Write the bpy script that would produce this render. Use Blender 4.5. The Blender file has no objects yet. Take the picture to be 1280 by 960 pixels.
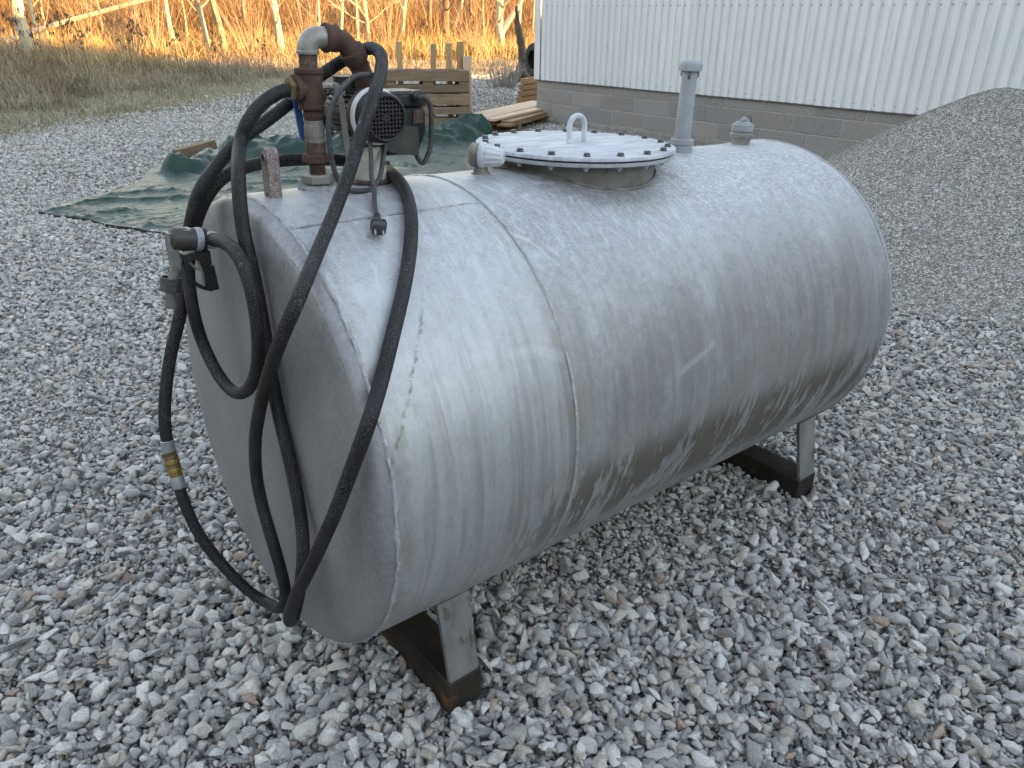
import bpy, bmesh, math, random
import numpy as np
from mathutils import Vector, Matrix, Euler, noise as mnoise

scene = bpy.context.scene
COL = scene.collection
rad = math.radians
rng = np.random.default_rng(7)
random.seed(7)

# ---------------------------------------------------------------- camera
pitch, roll, cam_h = rad(25.7829), rad(0.4195), 1.5249
cd = bpy.data.cameras.new('camera')
cam = bpy.data.objects.new('camera', cd)
COL.objects.link(cam)
fw = Vector((0, math.cos(pitch), -math.sin(pitch)))
up0 = Vector((0, math.sin(pitch), math.cos(pitch)))
rt0 = Vector((1, 0, 0))
rt = rt0*math.cos(roll) + up0*math.sin(roll)
up = -rt0*math.sin(roll) + up0*math.cos(roll)
m = Matrix((rt, up, -fw)).transposed().to_4x4()
m.translation = (0, 0, cam_h)
cam.matrix_world = m
cd.sensor_width = 36.0
cd.lens = 955.858/1280*36
cd.clip_start = 0.05
cd.clip_end = 2000
scene.camera = cam

# ---------------------------------------------------------------- light
SUN_EL, SUN_AZ = rad(9.0), rad(108.0)          # azimuth from +Y towards +X
world = bpy.data.worlds.new('World')
scene.world = world
world.use_nodes = True
wn = world.node_tree
sky = wn.nodes.new('ShaderNodeTexSky')
sky.sky_type = 'NISHITA'
sky.sun_disc = False
sky.sun_elevation = SUN_EL
sky.sun_rotation = SUN_AZ
sky.air_density = 1.0
sky.dust_density = 0.0
sky.ozone_density = 1.0
wn.links.new(sky.outputs[0], wn.nodes['Background'].inputs[0])
wn.nodes['Background'].inputs[1].default_value = 0.15
sd_ = bpy.data.lights.new('sun', 'SUN')
sd_.energy = 3.5
sd_.angle = rad(0.55)
sd_.color = (1.0, 0.70, 0.38)
sun = bpy.data.objects.new('sun', sd_)
COL.objects.link(sun)
to_sun = Vector((math.sin(SUN_AZ)*math.cos(SUN_EL), math.cos(SUN_AZ)*math.cos(SUN_EL), math.sin(SUN_EL)))
sun.rotation_euler = to_sun.to_track_quat('Z', 'Y').to_euler()
scene.view_settings.view_transform = 'Standard'
scene.view_settings.look = 'None'
scene.view_settings.exposure = 3.1
scene.view_settings.use_white_balance = True
scene.view_settings.white_balance_temperature = 10000
scene.view_settings.white_balance_tint = 23.5
scene.view_settings.gamma = 1.0
scene.render.engine = 'CYCLES'
scene.cycles.max_bounces = 6
scene.cycles.transparent_max_bounces = 6

# ---------------------------------------------------------------- helpers
class MB:
    """collects shapes in one bmesh and links them as one mesh object"""
    def __init__(self):
        self.b = bmesh.new()
    def _xf(self, vs, M):
        if M is not None:
            for v in vs: v.co = M @ v.co
    def box(self, c, s, M=None, bevel=0.0, rot=None):
        x, y, z = s[0]/2, s[1]/2, s[2]/2
        co = [(-x,-y,-z),(x,-y,-z),(x,y,-z),(-x,y,-z),(-x,-y,z),(x,-y,z),(x,y,z),(-x,y,z)]
        R = rot.to_matrix() if rot is not None else Matrix.Identity(3)
        vs = [self.b.verts.new(R @ Vector(q) + Vector(c)) for q in co]
        fs = [self.b.faces.new([vs[i] for i in f]) for f in ((3,2,1,0),(4,5,6,7),(0,1,5,4),(1,2,6,5),(2,3,7,6),(3,0,4,7))]
        if bevel:
            es = list({e for f in fs for e in f.edges})
            r = bmesh.ops.bevel(self.b, geom=es, offset=bevel, segments=1, affect='EDGES', profile=.5)
        self._xf(vs if not bevel else [], M)
        return self
    def cyl(self, a, b, r1, r2=None, n=24, caps=True, rot0=0.0):
        a, b = Vector(a), Vector(b)
        r2 = r1 if r2 is None else r2
        ax = (b-a).normalized()
        t = Vector((0,0,1)) if abs(ax.z) < .9 else Vector((1,0,0))
        u = ax.cross(t).normalized(); w = ax.cross(u)
        A = []; B = []
        for i in range(n):
            q = rot0 + 2*math.pi*i/n
            d = u*math.cos(q) + w*math.sin(q)
            A.append(self.b.verts.new(a+d*r1)); B.append(self.b.verts.new(b+d*r2))
        for i in range(n):
            j = (i+1) % n
            self.b.faces.new((A[i], B[i], B[j], A[j]))
        if caps:
            self.b.faces.new(A); self.b.faces.new(B[::-1])
        return self
    def lathe(self, o, ax, prof, n=32, rot0=0.0, caps=True):
        """prof: list of (along, radius)"""
        o = Vector(o); ax = Vector(ax).normalized()
        t = Vector((0,0,1)) if abs(ax.z) < .9 else Vector((1,0,0))
        u = ax.cross(t).normalized(); w = ax.cross(u)
        rings = []
        for h, r in prof:
            rings.append([self.b.verts.new(o+ax*h+(u*math.cos(rot0+2*math.pi*i/n)+w*math.sin(rot0+2*math.pi*i/n))*max(r,1e-5)) for i in range(n)])
        for A, B in zip(rings[:-1], rings[1:]):
            for i in range(n):
                j = (i+1) % n
                self.b.faces.new((A[i], B[i], B[j], A[j]))
        if caps:
            self.b.faces.new(rings[0]); self.b.faces.new(rings[-1][::-1])
        return self
    def tube(self, pts, r, n=12, caps=True, closed=False, jit=0.0):
        P = [Vector(p) for p in pts]
        m = len(P)
        rr = r if hasattr(r, '__len__') else [r]*m
        rings = []
        prev = None
        for i in range(m):
            if closed:
                tg = (P[(i+1) % m]-P[i-1]).normalized()
            else:
                tg = (P[min(i+1,m-1)]-P[max(i-1,0)]).normalized()
            if prev is None:
                t = Vector((0,0,1)) if abs(tg.z) < .9 else Vector((1,0,0))
                u = tg.cross(t).normalized()
            else:
                u = (prev - tg*prev.dot(tg)).normalized()
            prev = u
            w = tg.cross(u)
            rings.append([self.b.verts.new(P[i]+(u*math.cos(2*math.pi*k/n)+w*math.sin(2*math.pi*k/n))*rr[i]*(1+(random.uniform(-jit,jit) if jit else 0))) for k in range(n)])
        rg = range(m) if closed else range(m-1)
        for i in rg:
            A, B = rings[i], rings[(i+1) % m]
            for k in range(n):
                j = (k+1) % n
                self.b.faces.new((A[k], A[j], B[j], B[k]))
        if caps and not closed:
            self.b.faces.new(rings[0][::-1]); self.b.faces.new(rings[-1])
        return self
    def prism(self, poly, d0, d1, frame):
        """poly 2D points, extruded between d0 and d1; frame maps (x, y, depth) to 3D"""
        A = [self.b.verts.new(frame(x, y, d0)) for x, y in poly]
        B = [self.b.verts.new(frame(x, y, d1)) for x, y in poly]
        n = len(poly)
        for i in range(n):
            j = (i+1) % n
            self.b.faces.new((A[i], A[j], B[j], B[i]))
        self.b.faces.new(A[::-1]); self.b.faces.new(B)
        return self
    def build(self, name, mat, parent=None, smooth=True, angle=35, off=None):
        bmesh.ops.recalc_face_normals(self.b, faces=self.b.faces[:])
        if off is not None:
            o = Vector(off)
            for v in self.b.verts: v.co -= o
        me = bpy.data.meshes.new(name)
        self.b.to_mesh(me); self.b.free()
        return link(name, me, mat, parent, smooth, angle)

def link(name, me, mat, parent=None, smooth=True, angle=35):
    me.materials.append(mat)
    if smooth:
        me.polygons.foreach_set('use_smooth', [True]*len(me.polygons))
        me.set_sharp_from_angle(angle=rad(angle))
    ob = bpy.data.objects.new(name, me)
    COL.objects.link(ob)
    if parent is not None: ob.parent = parent
    return ob

def tag(o, label=None, cat=None, group=None, kind=None):
    if label: o['label'] = label
    if cat: o['category'] = cat
    if group: o['group'] = group
    if kind: o['kind'] = kind
    return o

def empty(name, loc=(0,0,0), rz=0.0, label=None, cat=None, group=None, matrix=None):
    o = bpy.data.objects.new(name, None)
    COL.objects.link(o)
    o.empty_display_size = .1
    if matrix is not None: o.matrix_world = matrix
    else:
        o.location = loc; o.rotation_euler = (0, 0, rz)
    return tag(o, label, cat, group)

def share(name, me, parent, loc=(0,0,0), rot=(0,0,0), scl=(1,1,1)):
    o = bpy.data.objects.new(name, me)
    COL.objects.link(o)
    o.parent = parent
    o.location = loc; o.rotation_euler = rot; o.scale = scl
    return o

def mesh_np(name, verts, loops, starts, totals):
    me = bpy.data.meshes.new(name)
    me.vertices.add(len(verts)); me.vertices.foreach_set('co', np.asarray(verts, np.float32).ravel())
    me.loops.add(len(loops)); me.loops.foreach_set('vertex_index', np.asarray(loops, np.int32))
    me.polygons.add(len(starts))
    me.polygons.foreach_set('loop_start', np.asarray(starts, np.int32))
    me.polygons.foreach_set('loop_total', np.asarray(totals, np.int32))
    me.update(calc_edges=True)
    me.validate()
    return me

def smoothpath(pts, n=8):
    """Catmull-Rom through the points"""
    P = [Vector(p) for p in pts]
    P = [P[0]*2-P[1]] + P + [P[-1]*2-P[-2]]
    out = []
    for i in range(1, len(P)-2):
        p0, p1, p2, p3 = P[i-1:i+3]
        for k in range(n):
            t = k/n
            out.append(.5*((2*p1)+(p2-p0)*t+(2*p0-5*p1+4*p2-p3)*t*t+(3*p1-p0-3*p2+p3)*t**3))
    out.append(P[-2])
    for _ in range(3):
        q = out[:]
        for i in range(1, len(out)-1):
            q[i] = (out[i-1]+out[i]*2+out[i+1])/4
        out = q
    return out

# ---------------------------------------------------------------- materials
class NT:
    def __init__(self, name):
        self.m = bpy.data.materials.new(name)
        self.m.use_nodes = True
        self.t = self.m.node_tree
        self.p = self.t.nodes['Principled BSDF']
    def n(self, typ, **kw):
        nd = self.t.nodes.new(typ)
        for k, v in kw.items(): setattr(nd, k, v)
        return nd
    def l(self, a, b): self.t.links.new(a, b)
    def set(self, sock, v):
        if hasattr(v, 'is_output'): self.l(v, sock)
        else: sock.default_value = v
    def coord(self, which='Object', scale=(1,1,1), attr=None):
        if attr:
            tc = self.n('ShaderNodeAttribute'); tc.attribute_name = attr; o = tc.outputs['Vector']
        else:
            tc = self.n('ShaderNodeTexCoord'); o = tc.outputs[which]
        mp = self.n('ShaderNodeMapping'); mp.inputs['Scale'].default_value = scale
        self.l(o, mp.inputs['Vector'])
        return mp.outputs[0]
    def noise(self, vec, scale, detail=4, rough=.55, dist=0.0, out='Fac'):
        nd = self.n('ShaderNodeTexNoise')
        nd.inputs['Scale'].default_value = scale; nd.inputs['Detail'].default_value = detail
        nd.inputs['Roughness'].default_value = rough; nd.inputs['Distortion'].default_value = dist
        if vec is not None: self.l(vec, nd.inputs['Vector'])
        return nd.outputs[out]
    def voro(self, vec, scale, feature='F1', out='Distance'):
        nd = self.n('ShaderNodeTexVoronoi', feature=feature)
        nd.inputs['Scale'].default_value = scale
        if vec is not None: self.l(vec, nd.inputs['Vector'])
        return nd.outputs[out]
    def ramp(self, fac, stops, interp='LINEAR'):
        r = self.n('ShaderNodeValToRGB')
        r.color_ramp.interpolation = interp
        el = r.color_ramp.elements
        while len(el) < len(stops): el.new(.5)
        for e, (pos, c) in zip(el, stops):
            e.position = pos
            e.color = (c, c, c, 1) if not hasattr(c, '__len__') else tuple(c)+(1,)
        self.l(fac, r.inputs[0])
        return r.outputs[0]
    def mix(self, fac, a, b, blend='MIX'):
        x = self.n('ShaderNodeMix', data_type='RGBA', blend_type=blend)
        self.set(x.inputs[0], fac)
        for s, v in ((x.inputs[6], a), (x.inputs[7], b)):
            if hasattr(v, 'is_output'): self.l(v, s)
            else: s.default_value = tuple(v)+(1,) if len(v) == 3 else v
        return x.outputs[2]
    def math(self, op, a, b=None, c=None, clamp=False):
        x = self.n('ShaderNodeMath', operation=op, use_clamp=clamp)
        self.set(x.inputs[0], a)
        if b is not None: self.set(x.inputs[1], b)
        if c is not None: self.set(x.inputs[2], c)
        return x.outputs[0]
    def band(self, v, lo0, lo1, hi0, hi1):
        a = self.n('ShaderNodeMapRange', interpolation_type='SMOOTHSTEP'); a.inputs[1].default_value = lo0; a.inputs[2].default_value = lo1
        b = self.n('ShaderNodeMapRange', interpolation_type='SMOOTHSTEP'); b.inputs[1].default_value = hi0; b.inputs[2].default_value = hi1
        b.inputs[3].default_value = 1; b.inputs[4].default_value = 0
        self.l(v, a.inputs[0]); self.l(v, b.inputs[0])
        return self.math('MULTIPLY', a.outputs[0], b.outputs[0])
    def step(self, v, lo, hi):
        a = self.n('ShaderNodeMapRange', interpolation_type='SMOOTHSTEP'); a.inputs[1].default_value = lo; a.inputs[2].default_value = hi
        self.l(v, a.inputs[0]); return a.outputs[0]
    def sep(self, vec):
        s = self.n('ShaderNodeSeparateXYZ'); self.l(vec, s.inputs[0]); return s.outputs
    def rnd(self):
        return self.n('ShaderNodeObjectInfo').outputs['Random']
    def attr(self, name, out='Fac'):
        a = self.n('ShaderNodeAttribute'); a.attribute_name = name; return a.outputs[out]
    def fin(self, col, rough=.7, metal=0.0, bump=None, bstr=.3, bdist=.01, spec=.5):
        self.set(self.p.inputs['Base Color'], col if hasattr(col, 'is_output') else tuple(col)+(1,))
        self.set(self.p.inputs['Roughness'], rough); self.set(self.p.inputs['Metallic'], metal)
        self.set(self.p.inputs['Specular IOR Level'], spec)
        if bump is not None:
            b = self.n('ShaderNodeBump'); b.inputs['Strength'].default_value = bstr; b.inputs['Distance'].default_value = bdist
            self.l(bump, b.inputs['Height']); self.l(b.outputs[0], self.p.inputs['Normal'])
        return self.m

def simple(name, c1, c2, scale=8, rough=.7, metal=0.0, speck=None, speck_scale=120, speck_lo=.6, speck_hi=.75, bstr=.25, bdist=.004, stretch=(1,1,1), bscale=None, spec=.5, vary=0.0):
    k = NT(name)
    v = k.coord('Object', stretch)
    f = k.noise(v, scale, 5, .6)
    c = k.mix(k.ramp(f, [(.3, 0.0), (.7, 1.0)]), c1, c2)
    if vary:
        hs = k.n('ShaderNodeHueSaturation'); k.l(c, hs.inputs['Color'])
        k.l(k.math('MULTIPLY_ADD', k.rnd(), vary*2, 1-vary), hs.inputs['Value']); c = hs.outputs[0]
    if speck is not None:
        s = k.noise(v, speck_scale, 3, .7)
        c = k.mix(k.step(s, speck_lo, speck_hi), c, speck)
    b = k.noise(v, bscale or scale*6, 4, .65)
    return k.fin(c, rough, metal, b, bstr, bdist, spec)

FROST = (.62, .66, .72)
M = {}
def hose_rubber():
    k = NT('black hose rubber dusted with frost')
    o = k.coord('Object')
    c = k.mix(k.ramp(k.noise(o, 11, 5, .7), [(.35,0.0),(.65,1.0)]), (.0035,.0035,.004), (.013,.013,.0145))
    patch = k.ramp(k.noise(o, 7, 4, .65), [(.4,.12),(.66,1.0)])
    sp = k.step(k.noise(o, 430, 3, .75), .5, .72)
    c = k.mix(k.math('MULTIPLY', k.math('MULTIPLY', sp, patch), .95), c, (.19,.2,.215))
    scf = k.math('MULTIPLY', k.step(k.noise(k.coord('Object', (60, 60, 9)), 1.3, 4, .75, .6), .6, .7), k.step(k.noise(o, 5, 2), .52, .6))
    c = k.mix(k.math('MULTIPLY', scf, .55), c, (.16,.165,.175))
    return k.fin(c, k.math('MULTIPLY_ADD', patch, .25, .5), 0, k.noise(o, 260, 4, .7), .35, .002, .28)
M['rubber'] = hose_rubber()
M['rubber_cord'] = simple('grey cord rubber', (.02,.02,.022), (.045,.045,.05), 30, .6, speck=(.2,.21,.23), speck_scale=300, speck_lo=.56, speck_hi=.75)
M['black_plastic'] = simple('black plastic', (.008,.008,.009), (.019,.019,.021), 25, .5, spec=.35, speck=(.16,.17,.19), speck_scale=300, speck_lo=.6, speck_hi=.8)
M['motor_paint'] = simple('dark motor casting', (.014,.014,.014), (.038,.035,.033), 20, .55, speck=(.2,.19,.18), speck_scale=250, speck_lo=.6, speck_hi=.8)
M['fin'] = simple('grey finned casting', (.022,.021,.02), (.055,.051,.046), 24, .55, speck=(.2,.19,.17), speck_scale=250, speck_lo=.6, speck_hi=.8)
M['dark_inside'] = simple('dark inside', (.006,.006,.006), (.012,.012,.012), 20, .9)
M['rust'] = simple('rusted iron', (.034,.017,.013), (.085,.041,.03), 30, .85, speck=(.15,.11,.095), speck_scale=220, speck_lo=.6, speck_hi=.8, bstr=.5)
M['rust_dark'] = simple('dark rusted iron', (.035,.022,.018), (.11,.065,.05), 45, .85, speck=(.24,.2,.18), speck_scale=220, speck_lo=.58, speck_hi=.75, bstr=.5)
M['rust_pink'] = simple('reddish rusty steel with frost', (.12,.075,.068), (.21,.16,.152), 60, .85, speck=(.5,.48,.49), speck_scale=300, speck_lo=.5, speck_hi=.75)
M['zinc'] = simple('dull zinc fitting', (.18,.174,.158), (.3,.292,.275), 20, .5, .45, speck=(.2,.18,.15), speck_scale=140, speck_lo=.62, speck_hi=.7)
M['zinc_old'] = simple('aged zinc nut', (.13,.12,.105), (.27,.25,.22), 40, .6, .35, speck=(.15,.1,.07), speck_scale=160, speck_lo=.6, speck_hi=.7)
M['frosted'] = simple('frosted grey paint', (.17,.18,.2), (.27,.29,.315), 14, .6, .15, speck=(.34,.365,.4), speck_scale=480, speck_lo=.42, speck_hi=.72, bscale=260)
M['frost_white'] = simple('hoar frost on plastic', (.36,.385,.42), (.54,.57,.61), 26, .8, speck=(.22,.23,.25), speck_scale=200, speck_lo=.62, speck_hi=.8, bscale=280)
M['nozzle_grey'] = simple('worn grey nozzle metal', (.1,.1,.1), (.2,.2,.195), 40, .5, .4, speck=(.05,.05,.05), speck_scale=90)
M['hoar'] = simple('white hoar frost', (.6,.62,.65), (.75,.77,.8), 30, .8)
M['brass'] = simple('brass', (.3,.2,.06), (.2,.13,.045), 40, .45, .6, speck=(.12,.08,.04), speck_scale=120, speck_lo=.6, speck_hi=.72)
M['brass_dull'] = simple('dull brass', (.2,.13,.06), (.12,.08,.05), 40, .5, .5)
M['ferrule'] = simple('grey hose ferrule', (.2,.22,.24), (.34,.36,.38), 40, .5, .5, speck=(.1,.1,.1), speck_scale=150)
M['blue'] = simple('blue lever paint', (.01,.08,.26), (.02,.12,.34), 25, .5)
M['beige'] = simple('weathered beige column paint', (.3,.29,.25), (.45,.44,.4), 30, .7, speck=(.14,.12,.1), speck_scale=90, speck_lo=.6, speck_hi=.68)
M['strap'] = simple('grey flat strap', (.11,.1,.095), (.17,.155,.145), 30, .6, stretch=(1,1,.2))
M['weld'] = simple('weld bead', (.23,.24,.255), (.42,.44,.46), 60, .5, .3, speck=(.2,.15,.11), speck_scale=60, speck_lo=.58, speck_hi=.72, bstr=.8, bscale=160)
M['weld_rough'] = simple('lumpy frosted weld', (.2,.2,.205), (.38,.39,.42), 70, .75, .1, speck=(.14,.11,.09), speck_scale=110, speck_lo=.55, speck_hi=.7, bstr=1, bscale=120)
M['leg_steel'] = simple('bare leg steel', (.12,.123,.123), (.22,.222,.222), 11, .55, .35, speck=(.09,.075,.06), speck_scale=40, speck_lo=.56, speck_hi=.7, stretch=(1,1,.35))
M['beam_steel'] = simple('dark rusty channel steel', (.009,.008,.0075), (.036,.027,.021), 9, .7, .0, spec=.25, speck=(.11,.055,.025), speck_scale=13, speck_lo=.55, speck_hi=.72, bstr=.4)
M['bolt'] = simple('dark bolt steel', (.06,.06,.062), (.13,.132,.137), 90, .5, .4, speck=(.5,.53,.57), speck_scale=260, speck_lo=.62, speck_hi=.75)
M['gasket'] = simple('black gasket', (.01,.01,.01), (.02,.02,.02), 60, .8)
M['pin'] = simple('plug pin metal', (.6,.6,.58), (.5,.5,.48), 60, .35, .8)
M['pallet'] = simple('weathered pallet wood', (.15,.1,.066), (.25,.178,.12), 5, .8, speck=(.06,.04,.028), speck_scale=16, speck_lo=.56, speck_hi=.68, stretch=(.6,6,6), vary=.22)
M['pallet_block'] = simple('pallet block wood', (.15,.1,.066), (.25,.178,.12), 9, .8, vary=.15)
M['stake'] = simple('sawn stake wood', (.36,.22,.11), (.46,.3,.16), 6, .75, stretch=(6,6,.5), vary=.15)
M['board_pale'] = simple('pale planed board', (.5,.345,.25), (.6,.44,.33), 3, .7, stretch=(.5,6,6), vary=.1)
M['board_brown'] = simple('brown stained board', (.22,.125,.07), (.33,.2,.115), 3, .7, stretch=(.5,6,6), vary=.2)
M['timber'] = simple('reddish brown timber', (.24,.12,.06), (.34,.19,.1), 5, .75, stretch=(1,1,5), vary=.15)
M['tyre'] = simple('old tyre', (.015,.015,.016), (.035,.035,.036), 20, .8)
M['seed'] = simple('dark seed head', (.05,.035,.025), (.1,.07,.05), 30, .9)
M['stalk'] = simple('dark dry stalk', (.09,.06,.04), (.15,.1,.06), 30, .9)
M['frost_twig'] = simple('frosted grey twig', (.2,.19,.17), (.34,.33,.32), 30, .9)
M['snag'] = simple('weathered snag wood', (.05,.038,.029), (.12,.095,.075), 5, .85, stretch=(5,5,.6), bstr=.6, bdist=.02)

def bark(name, a, b, sp):
    return simple(name, a, b, 4, .9, speck=sp, speck_scale=14, speck_lo=.56, speck_hi=.66, stretch=(2,2,.6), bstr=.7, bdist=.03, bscale=18)
M['bark_pale'] = bark('pale alder bark', (.38,.31,.22), (.52,.44,.32), (.2,.15,.1))
M['bark_brown'] = bark('brown bark', (.24,.17,.11), (.36,.26,.17), (.12,.085,.06))
M['bark_dark'] = bark('dark pine bark', (.13,.085,.06), (.2,.13,.09), (.07,.05,.04))

def steel_tank():
    k = NT('weathered galvanised tank steel with frost')
    uv = k.n('ShaderNodeUVMap'); uv.uv_map = 'UVMap'
    base = uv.outputs[0]
    s, v, _ = k.sep(base)
    def mp(sc):
        m_ = k.n('ShaderNodeMapping'); m_.inputs['Scale'].default_value = sc; k.l(base, m_.inputs['Vector']); return m_.outputs[0]
    obj = k.coord('Object')
    c = k.mix(k.ramp(k.noise(obj, 3.2, 6, .62), [(.3,0.0),(.7,1.0)]), (.19,.197,.208), (.325,.337,.352))
    # fine zinc mottling
    c = k.mix(k.math('MULTIPLY', k.ramp(k.noise(obj, 75, 4, .75), [(.4,0.0),(.66,1.0)]), .6), c, (.36,.375,.395))
    c = k.mix(k.math('MULTIPLY', k.ramp(k.noise(obj, 34, 5, .75, .6), [(.45,0.0),(.7,1.0)]), .6), c, (.165,.17,.175))
    # the near course is a lighter sheet; ground bounce painted paler under the belly
    c = k.mix(k.math('MULTIPLY', k.math('SUBTRACT', 1.0, k.step(s, .40, .52)), .4), c, (.43,.445,.46))
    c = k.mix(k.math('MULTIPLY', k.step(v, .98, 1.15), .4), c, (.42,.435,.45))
    # runs down the girth
    st = k.noise(mp((26, 1.6, 1)), 1, 5, .65, .3)
    c = k.mix(k.math('MULTIPLY', k.ramp(st, [(.42,0.0),(.68,1.0)]), k.math('MULTIPLY_ADD', k.step(v, .2, .8), .3, .2)), c, (.39,.41,.43))
    st2 = k.noise(mp((17, 1.1, 1)), 1.7, 5, .7, .4)
    c = k.mix(k.math('MULTIPLY', k.math('MULTIPLY', k.ramp(st2, [(.47,0.0),(.66,1.0)]), k.band(v, .3, .6, 1.2, 1.5)), .5), c, (.16,.155,.15))
    # dirt film on the flank of the far course
    film = k.math('MULTIPLY', k.band(v, .3, .68, .90, 1.05), k.band(s, .25, .6, 1.6, 1.84))
    film = k.math('MULTIPLY', film, k.ramp(k.noise(mp((5, 3, 1)), 1, 6, .75), [(.34,.2),(.56,1.0)]))
    c = k.mix(k.math('MULTIPLY', film, .66), c, (.105,.097,.09))
    # brown ragged dirt along the lower flank
    rag = k.noise(mp((9, 3.2, 1)), 1.0, 7, .72, .5)
    rag2 = k.noise(mp((60, 7, 1)), 1.0, 4, .7, .2)
    low = k.math('ADD', k.math('MULTIPLY', rag, .7), k.math('MULTIPLY', rag2, .42))
    dm = k.math('MULTIPLY', k.step(low, .51, .57), k.math('MULTIPLY', k.band(v, .8, .93, 1.03, 1.17), k.step(s, .12, .5)))
    c = k.mix(k.math('MULTIPLY', dm, .88), c, (.062,.051,.038))
    dm2 = k.math('MULTIPLY', k.step(low, .6, .63), k.band(v, 1.1, 1.18, 1.3, 1.4))
    c = k.mix(k.math('MULTIPLY', dm2, .8), c, (.07,.058,.044))
    # dirt beside the girth seams
    for s0, wd, amt in ((.453, .035, .55), (0.012, .02, .5)):
        a = k.band(s, s0-wd*1.4, s0-.004, s0+.004, s0+wd*2)
        a = k.math('MULTIPLY', a, k.ramp(k.noise(mp((12, 7, 1)), 1.3, 5, .7), [(.42,0.0),(.6,1.0)]))
        a = k.math('MULTIPLY', a, k.band(v, .12, .35, 1.0, 1.3))
        c = k.mix(k.math('MULTIPLY', a, amt), c, (.2,.17,.135))
    # rusty drip line on the near course: passes (s .155, v .42) .. (.02, .65)
    ln = k.math('ADD', s, k.math('MULTIPLY_ADD', v, .59, -.403))
    wob = k.math('MULTIPLY_ADD', k.noise(mp((3, 26, 1)), 1, 4, .7), .03, -.015)
    ln = k.math('ABSOLUTE', k.math('ADD', ln, wob))
    ln = k.math('MULTIPLY', k.math('SUBTRACT', 1.0, k.step(ln, .001, .007)), k.band(v, .38, .45, .66, .8))
    ln = k.math('MULTIPLY', ln, k.ramp(k.noise(mp((30, 60, 1)), 1, 3, .7), [(.42,0.0),(.56,1.0)]))
    c = k.mix(k.math('MULTIPLY', ln, .7), c, (.13,.112,.09))
    # grime round the hatch neck (centre s .92)
    dx = k.math('SUBTRACT', s, .92)
    rr = k.math('SQRT', k.math('ADD', k.math('MULTIPLY', dx, dx), k.math('MULTIPLY', v, v)))
    gr = k.math('MULTIPLY', k.math('SUBTRACT', 1.0, k.step(rr, .225, .34)), k.ramp(k.noise(obj, 18, 5, .7), [(.35,.2),(.6,1.0)]))
    c = k.mix(k.math('MULTIPLY', gr, .7), c, (.16,.14,.115))
    # spilled dirt on top of the near end
    tp = k.math('MULTIPLY', k.band(v, -.5, -.2, .08, .22), k.math('MULTIPLY', k.step(k.noise(obj, 30, 5, .75), .5, .68), k.math('SUBTRACT', 1.0, k.step(s, .3, .5))))
    c = k.mix(k.math('MULTIPLY', tp, .5), c, (.3,.285,.26))
    # frost: brushed swirls on the top of the far course
    sw = k.noise(mp((26, 60, 1)), 1.0, 3, .5, 3.2)
    fr = k.math('MULTIPLY', k.ramp(sw, [(.5,0.0),(.62,1.0)]), k.math('MULTIPLY', k.band(v, -.9, -.5, .22, .48), k.step(s, .75, 1.15)))
    frn = k.noise(mp((30, 11, 1)), 1.2, 4, .6, 1.4)
    fr2 = k.math('MULTIPLY', k.ramp(frn, [(.46,0.0),(.66,1.0)]), k.math('MULTIPLY', k.band(v, -.9, -.5, .3, .5), .55))
    fg = k.math('MULTIPLY', k.ramp(k.noise(obj, 220, 3, .7), [(.44,0.0),(.66,1.0)]), k.math('MULTIPLY', k.band(v, -1.0, -.7, .25, .6), .5))
    frost = k.math('MAXIMUM', k.math('MULTIPLY', fr, .85), k.math('MAXIMUM', fr2, fg))
    c = k.mix(frost, c, (.52,.555,.61))
    # chalky scuffs
    def scuff(a, b, w, amt, c):
        ax_, ay = a; bx, by = b
        L2 = (bx-ax_)**2+(by-ay)**2
        px = k.math('SUBTRACT', s, ax_); py = k.math('SUBTRACT', v, ay)
        t = k.math('ADD', k.math('MULTIPLY', px, (bx-ax_)/L2), k.math('MULTIPLY', py, (by-ay)/L2), clamp=True)
        ex = k.math('SUBTRACT', px, k.math('MULTIPLY', t, bx-ax_)); ey = k.math('SUBTRACT', py, k.math('MULTIPLY', t, by-ay))
        d = k.math('SQRT', k.math('ADD', k.math('MULTIPLY', ex, ex), k.math('MULTIPLY', ey, ey)))
        d = k.math('ADD', d, k.math('MULTIPLY_ADD', k.noise(obj, 45, 4, .7), w*2.2, -w*1.1))
        f = k.math('MULTIPLY', k.math('SUBTRACT', 1.0, k.step(d, w*.2, w)), amt)
        return k.mix(f, c, (.46,.48,.5))
    for a, b, w, amt in (((.457,.289),(.487,.312),.009,.6), ((.487,.312),(.523,.388),.008,.36), ((.79,.712),(.93,.668),.012,.24),
                         ((.317,.551),(.383,.555),.017,.22), ((.395,.565),(.436,.582),.016,.2), ((.05,.36),(.13,.385),.03,.45),
                         ((.17,.24),(.2,.3),.022,.45), ((.155,.33),(.185,.33),.003,.6), ((.06,.62),(.04,.78),.03,.2)):
        c = scuff(a, b, w, amt, c)
    # small dark chips
    ch = k.voro(mp((11, 8, 1)), 1.0)
    chn = k.math('MULTIPLY', k.math('SUBTRACT', 1.0, k.step(k.math('ADD', ch, k.math('MULTIPLY', k.noise(obj, 90, 3), .06)), .05, .075)), k.step(k.noise(mp((2, 2, 1)), 1.6, 2), .5, .56))
    c = k.mix(k.math('MULTIPLY', chn, .7), c, (.1,.09,.08))
    bump = k.math('ADD', k.math('MULTIPLY', k.noise(obj, 150, 4, .7), .35), k.math('MULTIPLY', k.noise(obj, 3, 3, .5), 4.0))
    bump = k.math('ADD', bump, k.math('MULTIPLY', fr, .5))
    rough = k.math('MULTIPLY_ADD', k.noise(obj, 9, 5, .7), .25, .36)
    rough = k.math('ADD', rough, k.math('MULTIPLY', k.math('MAXIMUM', dm, frost), .25), clamp=True)
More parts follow.
